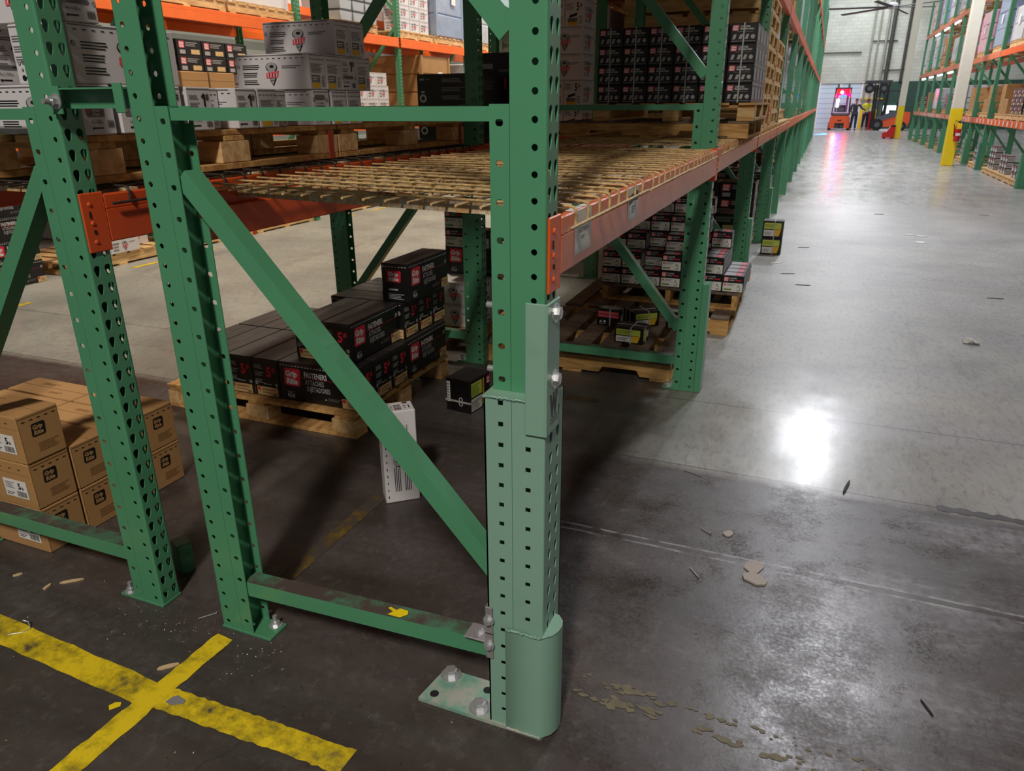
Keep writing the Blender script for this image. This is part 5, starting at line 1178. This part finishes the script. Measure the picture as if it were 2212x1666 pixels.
# ------------------------------------------------------------------ row on the right side of the main aisle
XD = 3.5; fy = [16.74, 21.13, 23.25]+[25.7+2.5*k for k in range(6)]
for n, y in enumerate(fy):
    mmesh = POST
    t = frame('upright_frame', '%s green frame of the racks right of the main aisle, counted from the camera' % ORD[n], XD+DA, DA, y, False, 'frames right of the main aisle', guard=False)
    mb_ = MB(); mb_.prism([(XD-.001, -.04), (XD-.036, -.034), (XD-.036, .05), (XD-.001, .05)], (0, 0, .004), (1, 0, 0), (0, 1, 0), (0, 0, 1), .62, 'teal' if n == 1 else 'green'); mb_.obj('post_guard', t)
for n in range(-1, len(fy)-1):
    ya = fy[n] if n >= 0 else 14.2; yb = fy[n+1]
    for zt, w_, m_ in ((1.165, 'first', 'beam_worn' if n > 1 else 'orange'), (2.62, 'second', 'beam_worn' if n > 0 else 'orange'), (4.12, 'third', 'beam_worn')):
        b_ = beam('%s-level beam right of the main aisle, %s bay' % (w_, ORD[n+1]), XD, -1, ya, yb, zt, m_, 'orange', group='beams right of the main aisle', detail=False, h=.13)
        if w_ == 'first':
            yy = ya+.25
            while yy < yb-.3:
                mb_ = MB(); F = Face(mb_, (XD-.0055, 0, 0), (0, -1, 0), (0, 0, 1)); F.rect(-yy-.1, zt-.115, .10 if int(yy*7) % 3 else .22, .10, 'label', .001); mb_.obj('label', b_); yy += .42
        beam('rear %s-level beam right of the main aisle, %s bay' % (w_, ORD[n+1]), XD+DA, 1, ya, yb, zt, 'beam_red', 'orange', group='rear beams right of the main aisle', detail=False, h=.13)
    for zt, lv in ((0, 'floor'), (1.165, 'first level'), (2.62, 'second level'), (4.12, 'third level')):
        y = ya+.70; j = 0
        while y < yb-.66:
            lab = '%s, bay %s, pallet %s, right rack' % (lv, ORD[n+1], ORD[j])
            z = zt+.001 if zt else 0
            pallet('pale pallet on '+lab, XD+.53 if zt else XD+.50, y, z, HP, 's', 'pallets of the right-hand racks')
            if lv == 'floor':
                for c in range(3):
                    for r in range(2+(n+j) % 3):
                        put('nail', 'white-label nail carton on %s, %s layer, %s across' % (lab, ORD[r], ORD[c]), XD+.12, y-.30+.152*c*1.6, .126+.1235*r, -HP, 'nail cartons on floor of the right-hand racks')
                load('load behind cartons on '+lab, 3 if (n+j) % 2 else 4, XD+.80, y, .1255, 0, 'floor loads of the right-hand racks') if False else None
            elif lv == 'first level':
                k = rn.random()
                if k < .5:
                    for c in range(2):
                        for r in range(1+(n+j+c) % 2): put('carton', 'kraft carton on %s, %s layer, %s' % (lab, ORD[r], ['near', 'far'][c]), XD+.25, y-.22+.43*c, z+.126+.301*r, -HP, 'kraft cartons of the right-hand racks')
                elif k < .75:
                    for c in range(3):
                        for r in range(3): put('blackbulk', 'black carton on %s, %s layer, %s across' % (lab, ORD[r], ORD[c]), XD+.25, y-.38+.37*c, z+.126+.1625*r, -HP, 'black cartons of the right-hand racks')
                else: load('load on '+lab, 3, XD+.53, y, z+.1255, 0, 'loads of the right-hand racks')
            else:
                i = (0, 2, 0, 1, 3, 0, 2, 4)[(n*3+j*2+(lv == 'third level')) % 8]
                load('load on '+lab, i, XD+.53, y, z+.1255, 0, 'loads of the right-hand racks')
            y += 1.22; j += 1
# led tubes under the far beams
for k in range(8):
    zt, y = ((2.44, 26.5+2.5*k) if k < 5 else (3.94, 29.5+2.5*(k-5)))
    t = thing('tube_light', 'white led tube under the %s-level beam of the right-hand rack, %s' % (('second', ORD[k]) if k < 5 else ('third', ORD[k-5])), 'tube light', (XD+.02, y, zt), 0, 'led tubes under the right-hand beams')
    mb_ = MB(); mb_.tube([(0, -.55, -.015), (0, .55, -.015)], .022, 'tube', 8); mb_.obj('tube', t); mb_ = MB(); mb_.box(-.03, .03, -.58, .58, .0, .03, 'fixture'); mb_.obj('housing', t)

# ------------------------------------------------------------------ fire extinguisher on the near column
t = thing('fire_extinguisher', 'red fire extinguisher with yellow tag on the near yellow column', 'fire extinguisher', (3.125, 22.28, .60))
mb_ = MB(); mb_.tube([(0, 0, 0), (0, 0, .02), (0, 0, .36), (0, 0, .42), (0, 0, .44)], [.06, .075, .075, .045, .03], 'red', 16); mb_.obj('cylinder', t)
mb_ = MB(); mb_.box(-.02, .02, -.02, .02, .44, .49, 'rubber'); mb_.bar((0, 0, .49), (.10, 0, .53), .02, .02, 'steel'); mb_.bar((0, 0, .475), (.10, 0, .475), .015, .02, 'steel'); mb_.obj('valve_handle', t)
mb_ = MB(); mb_.tube([(-.02, -.01, .47), (-.09, -.02, .50), (-.11, -.03, .40), (-.085, -.03, .25), (-.08, -.02, .12)], .011, 'rubber', 8); mb_.obj('hose', t)
mb_ = MB(); mb_.box(-.055, .055, -.085, -.08, .30, .43, 'yellow'); mb_.obj('tag', t)
mb_ = MB(); mb_.box(-.05, .05, -.078, -.074, .14, .20, 'label'); mb_.obj('label', t)
mb_ = MB(); mb_.box(-.03, .03, .06, .10, .1, .45, 'steel'); mb_.obj('bracket', t)
# red jack by the far column
t = thing('pallet_jack', 'small dark red machine at foot of the farther yellow column', 'machine', (2.72, 38.9, 0))
mb_ = MB(); mb_.prism([(-.28, .05), (.22, .05), (.22, .5), (.02, .5), (-.1, .3), (-.28, .24)], (0, .2, 0), (1, 0, 0), (0, 0, 1), (0, -1, 0), .4, 'red'); mb_.obj('body', t)
for x in (-.18, .14): mb_ = MB(); mb_.tube([(x, -.18, .06), (x, .18, .06)], .06, 'rubber', 12); mb_.obj('wheel', t)
mb_ = MB(); mb_.box(.05, .24, -.15, .15, .5, .58, 'rubber', .01); mb_.obj('cover', t)

# ------------------------------------------------------------------ big ceiling fan
t = thing('ceiling_fan', 'big dark-bladed ceiling fan hanging above the forklifts', 'ceiling fan', (2.2, 42, 5.72))
mb_ = MB(); mb_.tube([(0, 0, -.12), (0, 0, -.08), (0, 0, .12), (0, 0, .18)], [.12, .22, .22, .10], 'fixture', 20); mb_.obj('motor_hub', t)
mb_ = MB(); mb_.tube([(0, 0, .15), (0, 0, 3.27)], .045, 'pipe', 10); mb_.obj('down_rod', t)
for k in range(6):
    a = math.radians(14+60*k); d = Vector((math.cos(a), math.sin(a), 0)); mb_ = MB(); mb_.bar(d*.2+Vector((0, 0, -.02)), d*3.1+Vector((0, 0, -.06)), .03, .17, 'pipe_dark', (-d.y, d.x, .22)); mb_.obj('blade', t)

# ------------------------------------------------------------------ forklifts
t = thing('forklift', 'orange forklift seen from behind with red and blue warning lamps', 'forklift', (.75, 50.4, 0))
mb_ = MB(); pts = [(-.56, .10), (.56, .10), (.58, .30), (.56, .62), (.50, .80), (-.50, .80), (-.56, .62), (-.58, .30)]
mb_.prism(pts, (0, 0, 0), (1, 0, 0), (0, 0, 1), (0, 1, 0), .9, 'fork_orange'); mb_.obj('counterweight', t)
mb_ = MB(); mb_.box(-.26, .26, -.012, 0, .10, .40, 'rubber'); mb_.tube([(-.14, -.02, .2), (-.14, .01, .2)], .10, 'pipe_dark', 12); mb_.tube([(.14, -.02, .2), (.14, .01, .2)], .10, 'pipe_dark', 12); mb_.box(-.12, .10, -.014, 0, .52, .57, 'rubber'); mb_.obj('rear_recess', t)
mb_ = MB(); mb_.box(-.48, .48, .05, 1.2, .80, 1.0, 'fork_grey', .04); mb_.obj('hood', t)
for x in (-.52, .52): mb_ = MB(); mb_.tube([(x-.09, .35, .22), (x+.09, .35, .22)], .22, 'rubber', 18); mb_.obj('wheel', t)
for x, y, x2, y2 in ((-.50, .15, -.40, .5), (.50, .15, .40, .5), (-.48, 1.5, -.42, 1.3), (.48, 1.5, .42, 1.3)): mb_ = MB(); mb_.bar((x, y, .85), (x2, y2, 2.32), .06, .06, 'rubber'); mb_.obj('guard_post', t)
mb_ = MB(); mb_.box(-.46, .46, .35, 1.5, 2.30, 2.38, 'rubber', .02); mb_.obj('overhead_guard', t)
mb_ = MB(); mb_.box(-.22, .22, .45, .6, 1.0, 1.42, 'rubber', .04); mb_.box(-.22, .22, .5, .95, 1.0, 1.1, 'rubber', .03); mb_.obj('seat', t)
mb_ = MB(); mb_.box(-.18, .16, .30, .34, 1.02, 1.26, 'fork_grey'); mb_.obj('rear_panel', t)
for x in (-.30, .30): mb_ = MB(); mb_.box(x-.06, x+.06, 1.7, 1.85, .1, 2.6, 'fork_grey'); mb_.obj('mast_rail', t)
mb_ = MB(); mb_.box(-.36, .36, .60, .62, 1.95, 2.30, 'red'); mb_.obj('red_panel', t)
for x, m_, z in ((-.30, 'red_lamp', 1.92), (.36, 'red_lamp', 1.96), (.04, 'blue_lamp', 1.93)):
    mb_ = MB(); mb_.tube([(x, .28, z), (x, .36, z)], [.075, .06], m_, 12); mb_.obj('warning_lamp', t)
mb_ = MB(); mb_.tube([(-.08, .42, 2.12), (-.08, .50, 2.12)], .08, 'white_lamp', 12); mb_.box(-.32, -.18, .36, .40, 1.30, 1.75, 'white_lamp'); mb_.obj('work_lamp', t)
sp = bpy.data.lights.new('blue_spot', 'SPOT'); sp.color = (.0, .30, 1); sp.energy = 9000; sp.spot_size = math.radians(5); sp.spot_blend = .1; sp.shadow_soft_size = .02
so_ = bpy.data.objects.new('blue_spot', sp); COL.objects.link(so_); so_.location = (.79, 50.3, 2.25); so_.rotation_euler = (Vector((-.18, 43.6, 0))-Vector((.79, 50.3, 2.25))).to_track_quat('-Z', 'Y').to_euler()
t = thing('forklift', 'orange forklift in side view with raised dark mast beside the far column', 'forklift', (2.85, 50.6, 0))
mb_ = MB(); mb_.prism([(.0, .22), (1.5, .16), (1.62, .5), (1.6, 1.0), (1.1, 1.05), (.85, .78), (.35, .62), (0, .6)], (0, .45, 0), (1, 0, 0), (0, 0, 1), (0, -1, 0), .9, 'fork_orange'); mb_.obj('body', t)
mb_ = MB(); mb_.prism([(-.15, .55), (.35, .6), (.85, .78), (1.0, 1.1), (.7, 1.1), (.1, .8), (-.15, .8)], (0, -.455, 0), (1, 0, 0), (0, 0, 1), (0, -1, 0), .03, 'fork_grey'); mb_.obj('side_panel', t)
for x, r in ((-.05, .32), (1.25, .24)):
    for y in (-.40, .40): mb_ = MB(); mb_.tube([(x, y-.1, r), (x, y+.1, r)], r, 'rubber', 20); mb_.tube([(x, y-.12, r), (x, y+.12, r)], r*.45, 'fork_grey', 14); mb_.obj('wheel', t)
for x in (-.42, -.30):
    mb_ = MB(); mb_.bar((x+.05, -.2, .12), (x+.0, -.2, 2.5), .09, .10, 'rubber'); mb_.bar((x+.05, .2, .12), (x+.0, .2, 2.5), .09, .10, 'rubber'); mb_.obj('mast_rail', t)
mb_ = MB(); mb_.box(-.42, -.28, -.22, .22, 1.5, 1.58, 'fork_grey'); mb_.box(-.42, -.28, -.22, .22, 1.0, 1.08, 'fork_grey'); mb_.obj('mast_crossbar', t)
mb_ = MB(); mb_.bar((.2, -.4, .8), (.3, -.4, 2.15), .07, .07, 'rubber'); mb_.bar((1.25, -.4, 1.0), (1.05, -.4, 2.15), .07, .07, 'rubber'); mb_.bar((.2, .4, .8), (.3, .4, 2.15), .07, .07, 'rubber'); mb_.bar((1.25, .4, 1.0), (1.05, .4, 2.15), .07, .07, 'rubber'); mb_.box(.22, 1.15, -.45, .45, 2.13, 2.2, 'rubber', .02); mb_.obj('overhead_guard', t)
mb_ = MB(); mb_.box(.5, .95, -.22, .22, .98, 1.12, 'rubber', .03); mb_.box(.85, .98, -.22, .22, 1.1, 1.55, 'rubber', .04); mb_.obj('seat', t)
mb_ = MB(); mb_.box(-.47, -.43, -.4, .4, 1.85, 2.55, 'rubber'); mb_.box(-1.25, -.45, -.3, -.2, 2.56, 2.60, 'fork_grey'); mb_.box(-1.25, -.45, .2, .3, 2.56, 2.60, 'fork_grey'); mb_.obj('fork_carriage', t)
mb_ = MB(); mb_.box(-.98, .42, -.45, .45, 2.58, 2.74, 'dark_bin', .01); mb_.obj('raised_platform', t)
for x in (-.12, .10, .30): mb_ = MB(); mb_.bar((x, -.2, .75), (x, -.2, 2.58), .08, .10, 'dark_bin'); mb_.obj('mast_rail', t)
for x, r in ((-.74, .27), (.02, .27)):
    mb_ = MB(); mb_.tube([(x, -.45, 2.30), (x, -.33, 2.30)], r, 'rubber', 22); mb_.tube([(x, -.46, 2.30), (x, -.44, 2.30)], r*.45, 'fork_grey', 16); mb_.obj('coil', t)
t = thing('drum', 'red cabinet beside the person in the hi-vis top', 'cabinet', (2.52, 52.6, 0)); mb_ = MB(); mb_.box(-.17, .17, -.2, .2, 0, 1.0, 'red', .02); mb_.obj('body', t); mb_ = MB(); mb_.box(-.18, .18, -.21, .21, 1.0, 1.04, 'rubber', .01); mb_.obj('lid', t)
for k, (x, y) in enumerate(((1.96, 53.2), (2.68, 51.6))):
    t = thing('bollard', ['yellow bollard right of the roller door', 'yellow bollard by the forklift wheel'][k], 'bollard', (x, y, 0), 0, 'yellow bollards'); mb_ = MB(); mb_.tube([(0, 0, 0), (0, 0, 1.08), (0, 0, 1.14), (0, 0, 1.17)], [.085, .085, .065, .02], 'yellow', 14); mb_.obj('post', t)
mb_ = MB(); mb_.box(-.75, .55, -.03, .03, 1.72, 1.80, 'yellow'); mb_.box(-.75, .55, -.032, -.03, 1.74, 1.76, 'rubber'); tag(mb_.obj('warning_bar', None, (2.55, 53.9, 0)), 'yellow and black warning bar on wall above the hi-vis person', 'barrier')

# ------------------------------------------------------------------ people
def skin_body(name, nodes, edges, m, parent, sub=2):
    """continuous body: skinned skeleton, baked to a mesh"""
    me = bpy.data.meshes.new(name); me.from_pydata([n_[0] for n_ in nodes], edges, [])
    o = bpy.data.objects.new(name, me); COL.objects.link(o)
    o.modifiers.new('s', 'SKIN'); sv = me.skin_vertices[0].data
    for i, n_ in enumerate(nodes):
        r = n_[1]; sv[i].radius = (r, r) if not isinstance(r, tuple) else r
    sv[0].use_root = True
    md = o.modifiers.new('u', 'SUBSURF'); md.levels = sub
    dg = bpy.context.evaluated_depsgraph_get(); nm = bpy.data.meshes.new_from_object(o.evaluated_get(dg)); nm.name = name
    o.modifiers.clear(); o.data = nm; nm.materials.clear(); nm.materials.append(M[m])
    for p in nm.polygons: p.use_smooth = True
    o.parent = parent; return o
def person(label, x, y, rz, pose, top, legs):
    t = thing('person', label, 'person', (x, y, 0), rz)
    J = dict(pel=(0, 0, .96), sp=(0, .02, 1.18), ch=(0, .03, 1.38), nk=(0, .02, 1.50), hd=(0, -.03, 1.60), tp=(0, -.03, 1.72),
             ls=(-.215, .03, 1.41), rs=(.215, .03, 1.41), lh=(-.095, 0, .92), rh=(.095, 0, .92), lk=(-.11, -.02, .50), rk=(.11, .02, .50), la=(-.12, .03, .09), ra=(.12, .05, .09), lt=(-.13, -.12, .035), rt=(.13, -.10, .035),
             le=(-.25, .04, 1.14), re=(.25, .04, 1.14), lw=(-.26, -.10, .92), rw=(.26, -.10, .92))
    J.update({k_: v_ for k_, v_ in pose.items() if k_ != 'face'})
    ks = list(J); R = dict(pel=.125, sp=.125, ch=.14, nk=.050, hd=.088, tp=.07, ls=.065, rs=.065, lh=.09, rh=.09, lk=.058, rk=.058, la=.042, ra=.042, lt=.034, rt=.034, le=.042, re=.042, lw=.03, rw=.03)
    E_ = [('pel', 'sp'), ('sp', 'ch'), ('ch', 'nk'), ('nk', 'hd'), ('hd', 'tp'), ('ch', 'ls'), ('ch', 'rs'), ('ls', 'le'), ('rs', 're'), ('le', 'lw'), ('re', 'rw'), ('pel', 'lh'), ('pel', 'rh'), ('lh', 'lk'), ('rh', 'rk'), ('lk', 'la'), ('rk', 'ra'), ('la', 'lt'), ('ra', 'rt')]
    B_ = dict(R, pel=.105, sp=.095, ch=.105, ls=.05, rs=.05, le=.034, re=.034, lh=.08, rh=.08)
    nodes = [(J[k], B_[k]) for k in ks]; edges = [(ks.index(a), ks.index(b_)) for a, b_ in E_]
    for s, wk in ((-1, 'lw'), (1, 'rw')):      # palm, five fingers
        wv = Vector(J[wk]); ev = Vector(J['le' if s < 0 else 're']); d = (wv-ev).normalized(); sd = Vector((1, 0, 0)); sd = (sd-d*sd.dot(d)).normalized()
        nodes.append((tuple(wv+d*.07), .024)); pi = len(nodes)-1; edges.append((ks.index(wk), pi))
        for f in range(4):
            off = sd*(-.026+.0175*f); nodes.append((tuple(wv+d*.085+off), .009)); nodes.append((tuple(wv+d*(.125+.012*(1-abs(f-1.5)/1.5))+off*1.1+Vector((0, -.01, -.012))), .008)); edges += [(pi, len(nodes)-2), (len(nodes)-2, len(nodes)-1)]
        nodes.append((tuple(wv+d*.06-sd*s*.045+Vector((0, -.02, 0))), .009)); edges.append((pi, len(nodes)-1))
    skin_body('body', nodes, edges, 'skin', t)
    tk = ['pel', 'sp', 'ch', 'nk', 'ls', 'rs', 'le', 're', 'lw', 'rw']; g = .018
    RT = dict(pel=(.155, .125), sp=(.145, .12), ch=(.150, .125), nk=.066, ls=.072, rs=.072, le=.056, re=.056, lw=.042, rw=.042)
    skin_body('top', [((J[k][0], J[k][1], J[k][2]-.07) if k == 'pel' else J[k] if k not in ('lw', 'rw') else tuple(Vector(J[k])*.94+Vector(J['le' if k == 'lw' else 're'])*.06), RT[k]) for k in tk], [(0, 1), (1, 2), (2, 3), (2, 4), (2, 5), (4, 6), (5, 7), (6, 8), (7, 9)], top, t)
    lk_ = ['pel', 'lh', 'rh', 'lk', 'rk', 'la', 'ra']
    skin_body('trousers', [(J[k], R[k]+(.012 if k == 'pel' else .020)) for k in lk_], [(0, 1), (0, 2), (1, 3), (2, 4), (3, 5), (4, 6)], legs, t)
    for a, b_ in (('la', 'lt'), ('ra', 'rt')): skin_body('shoe', [((J[a][0], J[a][1]+.03, .05), .05), ((J[a][0], J[a][1]-.04, .045), .046), ((J[b_][0], J[b_][1]-.02, .038), .036)], [(0, 1), (1, 2)], 'rubber', t)
    h = Vector(J['hd']); f = Vector(pose.get('face', (0, -1, 0))).normalized(); sd = f.cross(Vector((0, 0, 1))).normalized()
    c = h+Vector((0, 0, .055))
    mb_ = MB(); n = 12; vs = []; fs = []
    for j in range(7):
        
        for k in range(n):
            a = 2*math.pi*k/n; p0 = -38+50*(1+math.cos(a))/2; ph = math.radians(p0+(90-p0)*j/6); q = (f*math.cos(a)*.095+sd*math.sin(a)*.085)*math.cos(ph)-f*.018+Vector((0, 0, .11*math.sin(ph)+.01)); vs.append(tuple(c+q))
    for j in range(6):
        for k in range(n): fs.append((j*n+k, j*n+(k+1) % n, (j+1)*n+(k+1) % n, (j+1)*n+k))
    mb_.add(vs, fs, 'hair', True); mb_.obj('hair', t)
    mb_ = MB()
    for s in (-1, 1): e_ = Vector((0, 0, -.018)); mb_.tube([tuple(c+f*.078+sd*s*.032+e_), tuple(c+f*.090+sd*s*.032+e_)], .009, 'hair', 8); mb_.tube([tuple(c+sd*s*.080+e_*1.6), tuple(c+sd*s*.097+e_*1.6)], [.028, .02], 'skin', 8)
    mb_.tube([tuple(c+f*.082-Vector((0, 0, .02))), tuple(c+f*.108-Vector((0, 0, .052)))], [.010, .016], 'skin', 8); mb_.bar(c+f*.090+sd*.025-Vector((0, 0, .085)), c+f*.090-sd*.025-Vector((0, 0, .085)), .008, .008, 'pink_ink'); mb_.obj('face', t)
    return t
person('person in dark clothes beside the rear-view forklift, arm held out to the right', 1.52, 50.3, math.radians(0), dict(face=(.7, -.5, 0), hd=(.03, -.03, 1.60), rs=(.215, .02, 1.40), re=(.36, -.08, 1.20), rw=(.60, -.12, 1.10), le=(-.22, .05, 1.15), lw=(-.20, -.12, .95)), 'charcoal', 'navy')
person('person in bright hi-vis top and dark trousers standing by the red cabinet', 2.20, 51.9, math.radians(0), dict(face=(.9, -.2, 0), hd=(.06, -.04, 1.58), tp=(.08, -.05, 1.69), nk=(.03, 0, 1.49), le=(-.25, .02, 1.16), lw=(-.16, -.14, 1.0), re=(.30, -.05, 1.17), rw=(.33, -.2, 1.05)), 'hivis', 'navy')

# ------------------------------------------------------------------ high-bay lamps (fixtures from the list at the top)
for k, (x, y, z, st) in enumerate(LAMPS):
    key = 'lamp_%d' % st
    if key not in M: M[key] = emat('lamp_panel', (255, 246, 232) if y < 0 else (246, 248, 255) if x > -2 else (255, 240, 214), st)
    t = thing('high_bay_light', 'long high-bay lamp hanging above the %s, %s from the camera end' % ('main aisle' if x > -2 else 'left aisle', ORD[k]), 'ceiling lamp', (x, y, z), 0, 'high-bay lamps')
    mb_ = MB(); mb_.add([(-.28, -.62, 0), (-.28, .62, 0), (.28, .62, 0), (.28, -.62, 0)], [(0, 1, 2, 3)], key); mb_.obj('lens', t)
    mb_ = MB(); mb_.box(-.30, .30, -.65, .65, .004, .09, 'fixture', .01); mb_.obj('housing', t)
    for yy in (-.5, .5): mb_ = MB(); mb_.tube([(0, yy, .09), (0, yy, 9.0-z)], .006, 'steel', 6); mb_.obj('hanger', t)
for k, (x, y, hx, hy, st) in enumerate(FILL_PANELS):  # glowing panels out of view, added only as fill light
    key = 'roof_%g' % st
    if key not in M: M[key] = emat('fill_panel_glow', (246, 248, 252), st)
    t = thing('roof_light', 'added unseen fill light panel under the ceiling, %s from the camera' % ORD[k], 'roof light', (x, y, 8.93), 0, 'fill light panels')
    mb_ = MB(); mb_.add([(-hx, -hy, 0), (-hx, hy, 0), (hx, hy, 0), (hx, -hy, 0)], [(0, 1, 2, 3)], key); mb_.obj('panel', t)
    mb_ = MB(); mb_.box(-hx-.06, hx+.06, -hy-.06, hy+.06, .005, .066, 'fixture'); mb_.obj('fill_panel_back', t)
